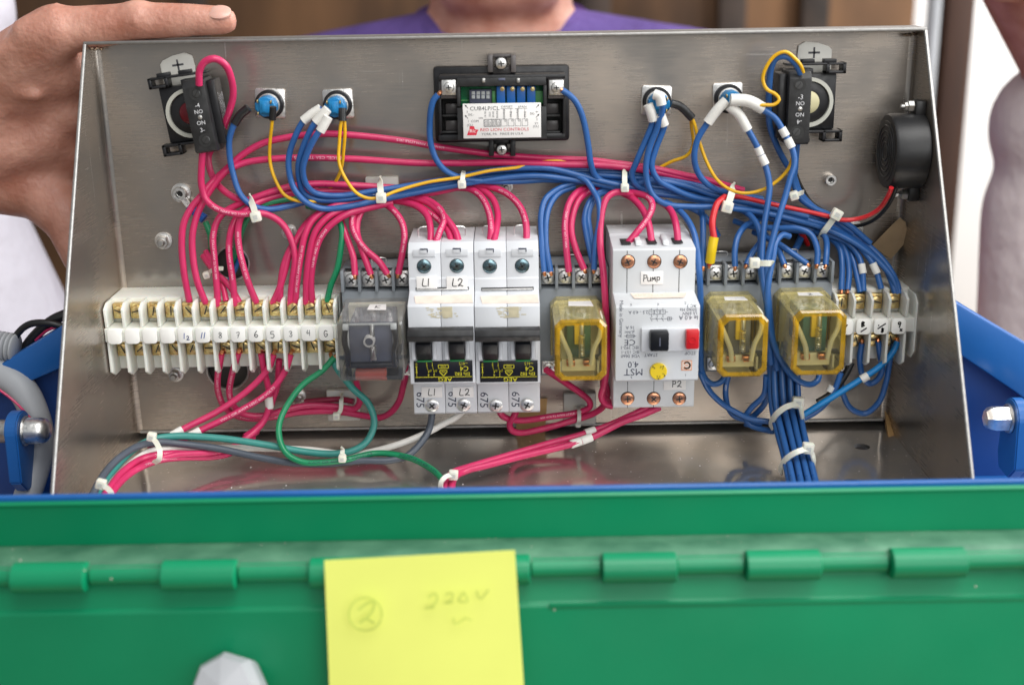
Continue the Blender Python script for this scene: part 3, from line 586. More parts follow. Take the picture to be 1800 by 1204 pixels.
    part(t, 'buff_tape', MB().add([(-hw*.82, -n(58.5), (zl+zn)/2+.7), (hw*.95, -n(57.5), (zl+zn)/2+.9), (hw*.98, -n(66.0), zn+.45), (-hw*.76, -n(65.6), zn+.35), (-hw*.82, -n(58.5), (zl+zn)/2+.2), (hw*.95, -n(57.5), (zl+zn)/2+.2), (hw*.98, -n(66.0), zn+.1), (-hw*.76, -n(65.6), zn+.1)], [(0,1,2,3), (7,6,5,4), (0,4,5,1), (1,5,6,2), (2,6,7,3), (3,7,4,0)]), 'label_buff', False)
    part(t, 'clip_gap', MB().box((-hw*.80, -n(52.03), zl+.2), (hw*.84, -n(52.2), zl+1.9)), 'recess', False); part(t, 'metal_clip', MB().box((-hw*.78, -n(52.25), zl+.5), (hw*.82, -n(53), zl+1.35), .2), 'zinc')
    gl = MB(); zg = z(549, 67.6)
    for i in range(46):
        gx = random.gauss(.5, 3.6); gz = zg+random.uniform(-3.2, 3.0); gl.box((gx-random.uniform(.3, 1.4), -n(67.53), gz-.25), (gx+random.uniform(.3, 1.4), -n(67.6)-random.uniform(0, .06), gz+.25), 0)
    gl.box((.8, -n(67.53), zg-3), (6.2, -n(67.72), zg+3), .05); part(t, 'glue_residue', gl, 'glue', False)
    # data plate, printed upside down
    za, zb_ = z(634, 67.6), z(671, 67.6); dp = part(t, 'data_plate', MB().box((-hw*.88, -n(67.54), zb_), (hw*.92, -n(67.9), za), .1), 'data_black')
    k = MB(); N = n(68.0); zm = (za+zb_)/2; U = lambda s, x, zz_, sz, sx=1: txt(k, s, (x, -N, zz_), sz, PI, sx)
    h = za-zb_; U('AEG', 1.2, zb_+h*.11, 3.1, 1.3); U('Elfa E82', hw*.60, zb_+h*.37, 2.6); U('C4', hw*.66, zb_+h*.62, 4.0); U('~415', hw*.64, zb_+h*.86, 2.6, .9)
    k.box((-hw*.84, -N, zb_+h*.225), (hw*.90, -N+.02, zb_+h*.25)); U('0', -hw*.80, zb_+h*.86, 2.0); U('1', -hw*.80, zb_+h*.36, 2.0); k.box((-hw*.80-.2, -N, zb_+h*.44), (-hw*.80+.2, -N+.02, zb_+h*.78))
    k.add([(-hw*.80-.7, -N, zb_+h*.48), (-hw*.80+.7, -N, zb_+h*.48), (-hw*.80, -N, zb_+h*.42)], [(0,1,2)]); k.add([(-hw*.80-.7, -N, zb_+h*.72), (-hw*.80+.7, -N, zb_+h*.72), (-hw*.80, -N, zb_+h*.80)], [(0,1,2)])
    for q, (a, b) in enumerate((('3', '4'), ('1', '2'))):
        x = -hw*.48+q*hw*.17; U(a, x, zb_+h*.88, 2.0); U(b, x+.8, zb_+h*.34, 2.0); k.stroke((x, -N, zb_+h*.42), (1, 0, 0), (0, 0, 1), [[(.8, .4), (.8, 1.4)], [(0, 4.0), (.9, 1.4), (2.2, 2.0), (2.0, 1.0), (.9, 1.4)], [(0, 4.0), (0, 5.0)]], .38)
    x0 = hw*.02; k.stroke((x0, -N, zb_+h*.72), (1, 0, 0), (0, 0, 1), [[(-2.6, -.9), (2.8, -.9)], [(2.8, -.9), (2.8, 1.1)], [(2.8, 1.1), (-2.6, 1.1)], [(-2.6, 1.1), (-2.6, -.9)]], .35); U('6000', x0+.1, zb_+h*.73, 1.5)
    k.stroke((x0, -N, zb_+h*.44), (1, 0, 0), (0, 0, 1), [[(-1.9, 1.3), (1.9, 1.3)], [(1.9, 1.3), (1.9, .3)], [(1.9, .3), (0, -1.8)], [(0, -1.8), (-1.9, .3)], [(-1.9, .3), (-1.9, 1.3)]], .4); U('VDE', x0, zb_+h*.47, 1.2)
    part(dp, 'lettering', k, 'print_yellow', False)
    return t
breaker(716, 832, 'white two pole breaker with handwritten L1 and L2 labels', True)
breaker(832.5, 947, 'white two pole breaker without paper labels beside the amber relay', False)

# ------------------------------------------------------------------ motor starter
def starter():
    X0 = at(1077, 560, 60)[0]-.5; X1 = at(1226, 560, 75)[0]; z0 = at(1150, 717, 52)[2]; o = ((X0+X1)/2, -6.6, z0)
    t = thing('motor_starter', 'grey white motor starter with black start button, red stop button and pump label', 'motor starter', o)
    n = lambda v: v-6.6
    z = lambda y, nn, x=1150: at(x, y, nn)[2]-z0
    px = lambda x, y, nn: at(x, y, nn)[0]-o[0]
    xa = px(1077, 480, 56); xb = px(1222, 480, 56); ya = px(1078, 700, 52); yb = px(1220, 700, 52); na = px(1082, 600, 76); nb = px(1229, 600, 76)
    zt = z(437, 56); zs = z(516, 56); zn = z(537, 76); zb = z(672, 76)
    part(t, 'upper_housing', MB().prism([(0, zs-14), (n(56), zs-14), (n(56), zt-.8), (n(55), zt), (n(32), zt+2.0), (n(30), zt+3), (0, zt+3)], xa, xb, .4), 'starter_white')
    part(t, 'lower_housing', MB().prism([(0, 0), (n(51), 0), (n(52), 1), (n(52), zb+20), (0, zb+20)], ya, yb, .4), 'starter_white')
    part(t, 'front_housing', MB().prism([(n(40), zb+.5), (n(74), zb), (n(76), zb+1.2), (n(76), zn-1), (n(75), zn), (n(56.3), zs+.6), (n(40), zs+.6)], na, nb, .5), 'starter_white')
    for x in (1102, 1148, 1194):
        X = px(x, 440, 54); part(t, 'wire_port', MB().box((X-2.6, -n(38), zt+1.2), (X+2.6, -n(50), zt+1.75), .1), 'recess')
        part(t, 'seam', MB().box((X-.18, -n(56.02), zs), (X+.18, -n(56.1), zt-1)), 'recess', False)
        sc = (px(x+2, 461, 56), -n(56.03), z(460, 56, x)); part(t, 'screw_well', MB().lathe(sc, OUT, [(3.9, 0), (3.9, .05)], 24), 'recess', False); screw(t, (sc[0]-.2, sc[1]-.06, sc[2]), 3.5, 'bronze', random.uniform(0, 1.5), 'cross', .9)
    for x in (1122, 1170): X = px(x, 428, 50); part(t, 'rib', MB().prism([(n(36), zt+1.5), (n(50), zt+1.0), (n(52), zt+.5), (n(50), zt+3.2), (n(36), zt+3.8)], X-1.6, X+1.6, .5), 'starter_white')
    for x in (1103, 1149, 1194):
        sc = (px(x, 700, 52), -n(52.03), z(700, 52, x)); part(t, 'screw_well', MB().lathe(sc, OUT, [(3.9, 0), (3.9, .05)], 24), 'recess', False); screw(t, (sc[0], sc[1]-.06, sc[2]-.2), 3.6, 'bronze', random.uniform(0, 1.5), 'cross', .9)
        if x < 1190: part(t, 'seam', MB().box((sc[0]-.15, -n(52.02), 0.3), (sc[0]+.15, -n(52.08), zb)), 'recess', False)
    # button block
    bx0, bx1 = px(1128, 600, 80), px(1230, 600, 80); bz1, bz0 = z(578, 79), z(618, 79)
    part(t, 'button_panel', MB().box((bx0, -n(76.02), bz0), (bx1, -n(79), bz1), .5), 'breaker_white')
    s = part(t, 'start_button', MB().box((px(1143, 600, 85), -n(79.05), z(618, 85)), (px(1176, 600, 85), -n(85.5), z(584, 85)), 1.0), 'start_black'); part(s, 'mark', MB().box((px(1160, 600, 85)-.3, -n(85.52), z(609, 85.5)), (px(1160, 600, 85)+.3, -n(85.6), z(594, 85.5))), 'coil_blue', False)
    s = part(t, 'stop_button', MB().box((px(1206, 600, 83), -n(79.05), z(615, 83)), (px(1229, 600, 83), -n(83.5), z(582, 83)), .7), 'stop_red'); part(s, 'ring', MB().lathe((px(1217, 600, 83), -n(83.5), z(599, 83.5)), OUT, [(2.0, 0), (2.0, .25), (1.5, .25), (1.5, 0)], 20, cap=False), 'stop_red')
    # dial and logo
    dc = (px(1157, 652, 76), -n(76.05), z(652, 76)); dl = part(t, 'current_dial', MB().lathe(dc, OUT, [(4.6, 0), (4.6, 1.2), (4.3, 1.5), (.02, 1.5)], 28), 'dial_yellow')
    k = MB()
    for s_, dx, dz, rr in (('4', -2.3, 2.0, .5), ('3,5', 1.7, 2.3, 2.6), ('2,5', 0, -2.9, 0), ('3', 2.6, -1.3, 1.2)): txt(k, s_, (dc[0]+dx, dc[1]-1.56, dc[2]+dz), 1.9, rr)
    for a in (2.4, .9, -1.57, -.6): k.lathe((dc[0]+4.0*math.cos(a), dc[1]-1.55, dc[2]+4.0*math.sin(a)), OUT, [(.4, 0), (.4, .03)], 10)
    part(dl, 'figures', k, 'ink_black', False)
    lg = (px(1207, 644, 76), -n(76.2), z(643, 76)); lo = part(t, 'logo_plate', MB().box((lg[0]-2.9, -n(76.04), lg[2]-2.9), (lg[0]+2.9, -n(76.18), lg[2]+2.9), .05), 'label_buff'); k = MB()
    A = [(1.75*math.cos(a), 1.75*math.sin(a)) for a in np.linspace(math.radians(-140), math.radians(140), 22)]; k.stroke(lg, (-1, 0, 0), (0, 0, 1), [[(-x, y) for x, y in A]], .85); k.stroke(lg, (1, 0, 0), (0, 0, 1), [[(-.9, 0), (1.0, 0)], [(-2.6, -2.6), (2.6, -2.6)], [(2.6, -2.6), (2.6, 2.6)], [(2.6, 2.6), (-2.6, 2.6)], [(-2.6, 2.6), (-2.6, -2.6)]], .3); part(lo, 'emblem', k, 'print_orange', False)
    # paper labels
    cx, cz = px(1146, 489, 57), z(489, 57); p = part(t, 'paper_label', MB().box((cx-6, -n(56.15), cz-3.6), (cx+6, -n(56.6), cz+3.6), .2), 'label_white'); k = MB(); k.stroke((cx, -n(56.7), cz), (1, 0, 0), (0, 0, 1), hand('Pump', -4.6, -1.8, 3.6, .66), .42); part(p, 'handwriting', k, 'ink_black', False)
    cx, cz = px(1187, 677, 53), z(677, 53); p = part(t, 'paper_label', MB().box((cx-6.4, -n(52.1), cz-3.2), (cx+6, -n(52.6), cz+3.0), .2), 'label_white'); k = MB(); k.stroke((cx, -n(52.7), cz), (1, 0, 0), (0, 0, 1), hand('P2', -1.6, -1.4, 3.6, .8), .42); part(p, 'handwriting', k, 'ink_black', False)
    part(t, 'buff_tape', MB().add([(px(1108, 513, 58), -n(58), zs+.9), (px(1208, 512, 58), -n(58), zs+.9), (px(1202, 526, 66), -n(66), (zs+zn)/2+.7), (px(1115, 527, 66), -n(66), (zs+zn)/2+.7)], [(0,1,2,3)]), 'label_buff', False)
    # printing
    k = MB(); N = n(76.06)
    def U(s_, x, y, sz, rot=PI, sx=1.0): txt(k, s_, (px(x, y, 76), -N, z(y, 76, x)), sz*1.28, rot, sx)
    U('MST', 1113, 654, 4.2, PI, 1.05); U('4.0', 1113, 641, 3.8); U('VDE 0660', 1108, 626, 1.9); U('IEC 157-1', 1108, 619, 1.9); U('IEC 292-1', 1107, 611, 1.9); U('CE', 1107, 602, 3.6, PI, 1.1); U('gL/NH', 1107, 583, 1.5); U('16 A', 1107, 576, 1.9)
    U('Made in Germany', 1091, 561, 2.2, -PI/2); U('START', 1144, 624, 1.9); U('STOP', 1213, 621, 1.9); U('5', 1110, 663, 1.6); U('1', 1205, 659, 1.6); U('6', 1109, 536, 1.6); U('4', 1157, 535, 1.6); U('2', 1205, 533, 1.6)
    U('AC 3', 1216, 538, 1.9); U('50/60 Hz', 1210, 544.5, 1.9); U('Ui 690V', 1212, 551, 1.9); U('Ie 4.0 A', 1210, 558.5, 2.5); U('2.5 - 4.0 A', 1122, 549, 1.9)
    O = (px(1155, 553, 76), -N, z(553, 76)); sq = []
    for q in (-3, 0, 3): sq += [[(q-1.3, .2), (q+1.3, .2)], [(q+1.3, .2), (q+1.3, 2.4)], [(q+1.3, 2.4), (q-1.3, 2.4)], [(q-1.3, 2.4), (q-1.3, .2)], [(q, .2), (q+.2, -1.6)], [(q-.6, -1.6), (q+.4, -3.6)], [(q, 2.4), (q, 3.4)], [(q-.6, 1.6), (q+.3, 1.6)], [(q+.3, 1.6), (q+.3, .9)]]
    sq += [[(4.3, 1.3), (5.6, 1.3)], [(-3.2, -2.4), (8.5, -2.4)], [(5.6, -3.3), (7.6, -3.3)], [(7.6, -3.3), (7.6, -1.5)], [(7.6, -1.5), (5.6, -1.5)], [(5.6, -1.5), (5.6, -3.3)], [(6.6, -3.3), (6.6, -1.5)]]
    k.stroke(O, (1, 0, 0), (0, 0, 1), sq, .22); O = (px(1108, 590, 76), -N, z(590, 76)); k.stroke(O, (1, 0, 0), (0, 0, 1), [[(-2, -.8), (2, -.8)], [(2, -.8), (2, .8)], [(2, .8), (-2, .8)], [(-2, .8), (-2, -.8)], [(-3, 0), (3, 0)]], .25)
    part(t, 'lettering', k, 'print_navy', False)
    k = MB(); O = (px(1158, 519, 62), -n(66.2), (zs+zn)/2+.9)
    txt(k, 'AM 7-12  1-2', (px(1140, 520, 62), -n(62), zs*.6+zn*.4+1.0), 2.4, 0, 1.2, (1, 0, 0), (0, .75, .25)); part(t, 'faded_writing', k, 'glue', False)
    return t
starter()

# ------------------------------------------------------------------ panel meter
def meter():
    c = at(883, 182, 12); o = (c[0], 0, c[2]); t = thing('panel_meter', 'black panel meter with open back showing trim pots and a white wiring label', 'panel meter', o)
    P = lambda mb, x0, y0, x1, y1, nf, nb, bev=.3, m=0: pb(mb, o, x0, y0, x1, y1, nf, nb, bev, m)
    part(t, 'bezel_flange', P(MB(), 763, 116, 1001, 250, 7, 0, 1.8), 'black_plastic')
    b = MB(); P(b, 771, 132, 994, 141, 24, 7.02, .6); P(b, 771, 236, 994, 247, 20, 7.02, .6); P(b, 771, 141, 776, 236, 22, 7.02, .6); P(b, 989, 141, 994, 236, 22, 7.02, .6); part(t, 'case', b, 'black_plastic')
    part(t, 'case_floor', P(MB(), 776, 141, 989, 236, 9, 7.02, .2), 'recess')
    b = MB(); P(b, 803, 137, 960, 152, 27, 9.02, .6); P(b, 803, 150, 809, 188, 26.5, 9.02, .4); P(b, 955, 150, 961, 188, 26.5, 9.02, .4); part(t, 'inner_frame', b, 'black_dusty')
    for x in (850, 911): part(t, 'lug', P(MB(), x-3, 138, x+3, 146, 28.5, 27.02, .4), 'zinc_dull')
    part(t, 'centre_mark', P(MB(), 876, 138, 888, 142, 27.5, 27.02, .2), 'dip_grey')
    part(t, 'circuit_board', P(MB(), 809, 152, 955, 190, 14, 12, .1), 'pcb')
    part(t, 'green_component', P(MB(), 865, 160, 871, 181, 17, 14.02, .2), 'pcb_light'); part(t, 'green_component', P(MB(), 940, 160, 955, 183, 17, 14.02, .5), 'pcb_light'); part(t, 'board_trace', P(MB(), 811, 176, 824, 178, 14.3, 14.02, 0), 'pcb_light')
    d = part(t, 'dip_switch', P(MB(), 825, 158, 864, 182, 19, 14.02, .3), 'dip_grey')
    for i in range(4): b = MB(); P(b, 829+i*8.6, 161, 835+i*8.6, 167, 19.4, 19.02, .1); P(b, 829+i*8.6, 168, 835+i*8.6, 174, 19.9, 19.02, .1); part(d, 'slider', b, 'dip_white')
    for i in range(4):
        x = 873+i*17.8; d = part(t, 'trim_pot', P(MB(), x, 152, x+15, 188, 21, 14.02, .4), 'pot_blue'); cc = lp(o, x+10, 157, 21); part(d, 'adjuster', MB().lathe(cc, OUT, [(1.2, 0), (1.2, .6), (.1, .7)], 12), 'brass')
    for x in (789, 978):
        part(t, 'terminal_block', P(MB(), x-15, 137, x+14, 174, 23, 9.02, .5), 'smoke_plastic'); part(t, 'clamp_plate', P(MB(), x-13, 141, x+13, 168, 24.6, 23.02, .5), 'zinc'); cc = lp(o, x, 154, 24.6); screw(t, cc, 2.9, 'zinc', .1, 'cross', 1.6)
    for y0, y1 in ((182, 201), (212, 230)):
        for x in (794, 971):
            part(t, 'side_pocket', P(MB(), x-11, y0, x+11, y1, 13, 9.02, .6), 'smoke_plastic'); part(t, 'pocket_rib', P(MB(), x-17, y1+1, x+14, y1+5, 18, 9.02, .4), 'black_dusty')
    part(t, 'label_carrier', P(MB(), 804, 189, 961, 246, 27, 9.04, .5), 'black_dusty')
    # label printing
    lb = part(t, 'wiring_label', P(MB(), 814, 182, 951, 243, 28, 27.02, .2), 'label_white'); N = 28.08; k = MB(); kr = MB()
    sl = (243-243)*0
    def W_(s, x, y, sz, rot=0, sx=1, mb=None): q = lp(o, x, y, N); txt(mb or k, s, q, sz, rot, sx)
    W_('CUB4LP/CL', 852, 191, 3.0, 0, 1.08); W_('OFFSET', 891, 188, 1.5, 0, 1.3); W_('SPAN', 918, 188, 1.5, 0, 1.3)
    W_('SIG.-', 828, 202, 1.7); W_('3', 821, 197, 1.6); W_('1  COM', 832, 213.5, 1.8); W_('(CL)', 826, 221, 1.8); W_('ON', 845, 208, 1.5); W_('SIG.', 936, 200, 1.7); W_('4+', 944, 197, 1.6); W_('2', 944, 210, 1.6); W_('V+', 943, 217, 1.7); W_('(CL)', 942, 223, 1.8)
    for x, s in ((853, '10-50'), (861, '50.0'), (867, '50.00'), (874, '50.000')): W_(s, x, 201.5, 1.5, PI/2)
    for x, s in ((886, 'COARSE'), (898, 'FINE'), (910, 'COARSE'), (923, 'FINE')): W_(s, x, 201, 1.6, PI/2)
    W_('YORK, PA   MADE IN U.S.A', 883, 236, 1.75, 0, 1.1); W_('RED LION CONTROLS', 887, 228, 2.3, 0, 1.15, kr); 
    q = lp(o, 831, 231, N); kr.add([q+np.array(v) for v in ((-3.2, 0, -2.2), (1.9, 0, -2.2), (2.4, 0, -.5), (3.2, 0, .6), (1.2, 0, 1.0), (.8, 0, 2.6), (-1.6, 0, 2.6), (-1.8, 0, 1.2))], [tuple(range(8))]); kw = MB(); txt(kw, 'Rlc', q+np.array([0, -.05, .1]), 2.6, 0, 1.1); part(lb, 'logo_letters', kw, 'label_white', False)
    O = lp(o, 883, 216, N); ln = []
    def rect(x0, z0, x1, z1): return [[(x0, z0), (x1, z0)], [(x1, z0), (x1, z1)], [(x1, z1), (x0, z1)], [(x0, z1), (x0, z0)]]
    for i in range(4): x = -9.7+i*2.2; ln += rect(x, -1.8, x+1.8, 1.6) + rect(x+.5, -1.3, x+1.3, .4 if i % 2 else .9)
    ln += rect(-10, -2, -1, 1.9)
    for i in range(4): x = -.5+i*3.75; ln += rect(x, -1.9, x+3, 1.8) + [[(x+1.7, 1.0), (x+2.1, 1.5), (x+2.6, 1.0), (x+2.1, .5), (x+1.7, 1.0)]] + [[(x+1.5, 1.8), (x+1.5, 7.4)]]
    ln += [[(-.6, 7.4), (6, 7.4)], [(7, 7.4), (13.6, 7.4)]]
    k.stroke(O, (1, 0, 0), (0, 0, 1), ln, .17)
    for (x, y, a) in ((820, 188, 2.3), (820, 206, 2.3), (945, 187, .8), (945, 204, .8)):
        q = lp(o, x, y, N); dd = np.array([math.cos(a), math.sin(a)])*1.2; k.stroke(q, (1, 0, 0), (0, 0, 1), [[tuple(-dd), tuple(dd)]], .3); pp = np.array([-dd[1], dd[0]])*.45; k.add([q+np.array([v[0], 0, v[1]]) for v in (dd*1.2, dd*.2+pp, dd*.2-pp)], [(0,1,2)])
    part(lb, 'lettering', k, 'ink_dark', False); part(lb, 'brand_print', kr, 'print_red', False)
    # top and bottom clips
    b = MB(); P(b, 857, 98, 866, 128, 24, 7.02, .5); P(b, 898, 98, 907, 128, 24, 7.02, .5); P(b, 857, 96, 907, 102, 12, 0, .5); P(b, 866, 118, 898, 130, 16, 7.02, .5); part(t, 'top_clip', b, 'smoke_plastic'); cc = lp(o, 881, 112, 20); part(t, 'clip_post', MB().lathe((cc[0], -7.02, cc[2]), OUT, [(3.4, 0), (3.4, 13)], 16), 'black_plastic'); screw(t, (cc[0], -20.05, cc[2]), 3.3, 'zinc', .1, 'cross', 2)
    b = MB(); P(b, 859, 246, 868, 275, 14, 0, .5); P(b, 897, 246, 906, 275, 14, 0, .5); P(b, 868, 246, 897, 254, 10, 0, .4); part(t, 'bottom_clip', b, 'black_plastic'); cc = lp(o, 882, 263, 12); part(t, 'clip_post', MB().lathe((cc[0], 0, cc[2]), OUT, [(3.2, 0), (3.2, 11.9)], 16), 'black_plastic'); screw(t, (cc[0], -11.95, cc[2]), 3.0, 'zinc', .1, 'cross', 1.8)
meter()

# ------------------------------------------------------------------ small blue pilot buttons through the plate
def pilot(px, py, label, tilt):
    c = at(px, py, 10); t = thing('pilot_button', label, 'push button', (c[0], 0, c[2]), 'blue backed pilot buttons', (0, tilt, 0))
    part(t, 'square_washer', MB().plate([(-7.8, -7.8), (7.8, -7.8), (8.4, -7.0), (8.4, 7.4), (7.4, 8.4), (-7.6, 8.4), (-8.4, 7.4), (-8.4, -7.0)], 0, 1.6, .2), 'zinc')
    part(t, 'lock_ring', MB().lathe((0, -1.62, 0), OUT, [(8.0, 0), (8.0, 3.4), (7.4, 4), (6.4, 4)], 28), 'black_plastic')
    part(t, 'metal_ring', MB().lathe((0, -5.64, 0), OUT, [(6.3, 0), (6.3, 1.6), (5.6, 1.8)], 28), 'zinc_dull')
    b = MB().lathe((0, -7.46, 0), OUT, [(5.7, 0), (5.6, 9), (5.2, 9.4)], 10).box((-2.6, -16.9, -3.2), (2.8, -19, 3.6), .4).box((-5.9, -9, -2.2), (5.9, -15.5, 1.8), .3).box((-1.2, -19.02, -2.4), (1.0, -19.8, 2.2), .2); part(t, 'contact_body', b, 'lamp_blue')
    for x, z in ((-3.6, 3.2), (3.6, 3.0), (-3.4, -3.4), (3.6, -3.2)): part(t, 'solder_pin', MB().box((x-.35, -16.9, z-.9), (x+.35, -20.4, z+.9), .2), 'brass')
pilot(470, 186, 'blue backed pilot button with a black sleeve and one yellow wire', .05)
pilot(591, 187, 'blue backed pilot button with white sleeves and two yellow wires', -.03)
pilot(1157, 181, 'blue backed pilot button with white sleeves just right of the meter', .04)
pilot(1284, 176, 'blue backed pilot button with long white sleeves beside contact block', -.03)

# ------------------------------------------------------------------ push button contact blocks
def contact(px, py, label, tilt, mir, lens):
    c = at(px, py, 16); t = thing('contact_block', label, 'contact block', (c[0], 0, c[2]), None, (0, -tilt, 0)); s = mir
    part(t, 'mount_plate', MB().plate([(s*-17, -15), (s*13, -15), (s*13, 15.5), (s*-17, 15.5)], 2, 11, .8), 'black_plastic')
    b = MB()
    for z0, z1 in ((15.6, 21.5), (-21.5, -15.1)):
        b = MB(); zc = (z0+z1)/2; b.box((s*-21, -6, z0), (s*-19, -15, z1), .4).box((s*-12, -6, z0), (s*-10, -15, z1), .4).box((s*-21, -6, zc+1.7), (s*12, -15, z1), .4).box((s*-21, -6, z0), (s*-10, -15, z0+1.6), .4).box((s*-3, -6, z0), (s*12, -15, zc), .4)
        if z0 > 0: b.box((s*-16, -8, 21.3), (s*-9, -13, 23.4), .3).box((s*-4, -8, 21.3), (s*3, -13, 23.4), .3)
        part(t, 'latch_frame', b, 'black_plastic')
    part(t, 'retaining_ring', MB().lathe((s*-2, -11.02, 0), OUT, [(13.6, 0), (13.6, 1.4), (11.6, 1.4), (11.2, -1.5)], 36, cap=False), 'ring_white')
    part(t, 'barrel', MB().lathe((s*-2, -11.05, 0), OUT, [(11.3, 0), (11.0, .2), (6.3, .2)], 32, cap=False), 'black_plastic'); part(t, 'lamp', MB().lathe((s*-2, -11.06, 0), OUT, [(6.4, -.1), (5.6, .4), (3, .9), (.05, 1.0)], 28), lens)
    part(t, 'marking_tab', MB().plate([(s*-16, 14), (s*3.5, 14), (s*2.2, 19), (s*3.2, 24), (s*2.8, 30), (s*-1, 32.2), (s*-8, 31.4), (s*-14, 29.4), (s*-15.8, 27.5)], .5, 1.9, .3), 'tab_grey')
    k = MB(); k.box((s*-6-3.2, -1.92, 25.5), (s*-6+3.2, -1.98, 26.6)).box((s*-6-.5, -1.92, 23), (s*-6+.5, -1.98, 29)); part(t, 'plus_mark', k, 'ink_dark', False)
    # contact body
    x0, x1 = (-5.2, 5.0); dx = s*7.5
    part(t, 'contact_body', MB().prism([(11.05, -20.5), (30, -20.5), (32, -19.5), (32, 15), (29, 18.5), (11.05, 18.5)], dx-6.0, dx+6.0, .5), 'black_dusty')
    part(t, 'side_step', MB().box((dx+s*6.02, -11.05, -17.5), (dx+s*10.2, -26, 17), .5), 'black_plastic')
    for z in (11.4, -13.6):
        part(t, 'screw_well', MB().lathe((dx+s*.6, -32.03, z), OUT, [(3.6, 0), (3.6, .05)], 20), 'recess', False); b = MB(); b.lathe((dx+s*1.0, -32.1, z), OUT, [(2.2, 0), (2.0, .25), (.1, .3)], 14); q = part(t, 'screw', b, 'drive'); kk = MB(); slot(kk, (dx+s*1.0, -32.1, z), 2.0, .9, .36); part(q, 'slot', kk, 'recess', False)
    part(t, 'centre_dot', MB().lathe((dx+.4, -32.02, -1.2), OUT, [(1.2, 0), (.3, .3)], 12), 'zinc_dull')
    k = MB(); tx = lambda q, x, z, sz, r=0: txt(k, q, (dx+x, -32.06, z), sz, r)
    if s > 0: tx('-4', .3, 5.2, 3.2); tx('NO', .3, 1.8, 3.0); tx('NO', .3, -4.2, 3.0, PI); tx('3-', .3, -8.0, 3.2, 0)
    else: tx('-3', .3, 5.2, 3.6); tx('NO', .3, 1.8, 3.0); tx('NO', .3, -4.2, 3.0, PI); tx('-4', .3, -8.0, 3.4, PI)
    part(t, 'lettering', k, 'print_white', False)
    if s > 0:
        k = MB()
        for i, q in enumerate(('LISTED E71256  A600', 'MAX 10A 600V AC', 'IEC 337-1 VDE 0660', 'TORQUE 7 LB-IN', 'Cu WIRE ONLY 14-18')):
            txt(k, q, (dx+s*10.23, -13-i*2.4, 0), 1.9, PI/2, 1.1, (0, 1, 0), (0, 0, 1))
        part(t, 'side_print', k, 'print_white', False)
    return t
contact(338, 200, 'black contact block with red lens and a loop of pink wire', .12, 1, 'lamp_red')
contact(1418, 182, 'black contact block with cream lens near the buzzer', 0, -1, 'lamp_cream')

# ------------------------------------------------------------------ buzzer on the right wall
def buzzer():
    c = atx(1640, 268, HW); o = (HW, -25.0, at(1600, 266, 26)[2]); t = thing('buzzer', 'round black panel buzzer bolted to the right side wall', 'buzzer', o); ax = (-1, 0, 0)
    R = 20.5
    part(t, 'body', MB().lathe((0, 0, 0), ax, [(R*.96, 0), (R, 1), (R, 17.5), (R*.96, 19), (R*.82, 19.2)], 48), 'buzzer_black')
    f = part(t, 'sound_face', MB().lathe((-19.25, 0, 0), ax, [(R*.81, 0), (R*.80, .3), (.05, .3)], 48), 'buzzer_black')
    for r in (5, 8, 11, 14): part(f, 'ring_groove', MB().lathe((-19.56, 0, 0), ax, [(r+.45, 0), (r+.2, .45), (r-.2, .45), (r-.45, 0)], 40, cap=False), 'buzzer_black')
    part(f, 'sound_hole', MB().lathe((-19.57, 0, 0), ax, [(2.2, 0), (2.2, .06)], 20), 'recess', False)
    for s in (-1, 1):
        part(t, 'ear', MB().box((0, -4.5, s*R*.86), (-6, 4.5, s*(R+7)), 1.2), 'buzzer_black'); zc = s*(R+3.6)
        part(t, 'bolt', MB().lathe((-6.02, 0, zc), ax, [(1.3, 0), (1.3, 6.5), (1.0, 7)], 12), 'zinc_dull'); part(t, 'nut', MB().lathe((-6.05, 0, zc), ax, [(3.0, 0), (3.0, 2.8), (2.7, 3.1)], 6), 'zinc_dull'); part(t, 'washer', MB().lathe((-9.2, 0, zc), ax, [(2.2, 0), (2.2, 1.6)], 6), 'zinc_dull')
    return o
BZ = buzzer()
# ------------------------------------------------------------------ tape, card and pads
def sheet(name, pts, th, m, label, cat, group=None):
    P = [np.array(p, float) for p in pts]; nrm = np.cross(P[1]-P[0], P[-1]-P[0]); nrm /= np.linalg.norm(nrm); k = len(P); b = MB()
    b.add(P+[p+nrm*th for p in P], [tuple(range(k)), tuple(range(k, 2*k))[::-1]]+[(i, (i+1) % k, k+(i+1) % k, k+i) for i in range(k)]); return single(name, b, m, label, cat, group, smooth=False)
sheet('tape_flag', [at(1533, 432, 6), at(1572, 392, 12), at(1582, 383, 14), at(1592, 391, 13), at(1597, 420, 9), at(1566, 456, 4)], .35, 'card_brown', 'brown paper tape flag standing out below the buzzer', 'tape')
sheet('tape_strip', [at(1555, 720, 1), at(1571, 745, 9), at(1574, 775, 22), at(1584, 800, 33), at(1562, 772, 22), at(1556, 750, 8)], .35, 'masking_tape', 'curled brown tape strip in the lower right floor corner', 'tape')
sheet('masking_tape_piece', [at(905, 765, 2), at(958, 762, 2), at(962, 700, 2), at(915, 702, 2)], .35, 'masking_tape', 'tan masking tape piece on the plate under the breakers', 'tape')
def pad(x0, y0, x1, y1, label, n=0):
    b = MB(); pb(b, (0, 0, 0), x0, y0, x1, y1, n+4, n, .8); t = at((x0+x1)/2, (y0+y1)/2, n+4); 
    b.box((t[0]-3.4, -n-4, t[2]-2.6), (t[0]+3.4, -n-6.4, t[2]+2.6), .6); single('tie_mount', b, 'nylon_pad', label, 'cable mount', 'adhesive cable tie mounts')
pad(643, 312, 701, 370, 'white tie mount under the blue harness left of the meter')
pad(1070, 302, 1134, 351, 'white tie mount above the motor starter')
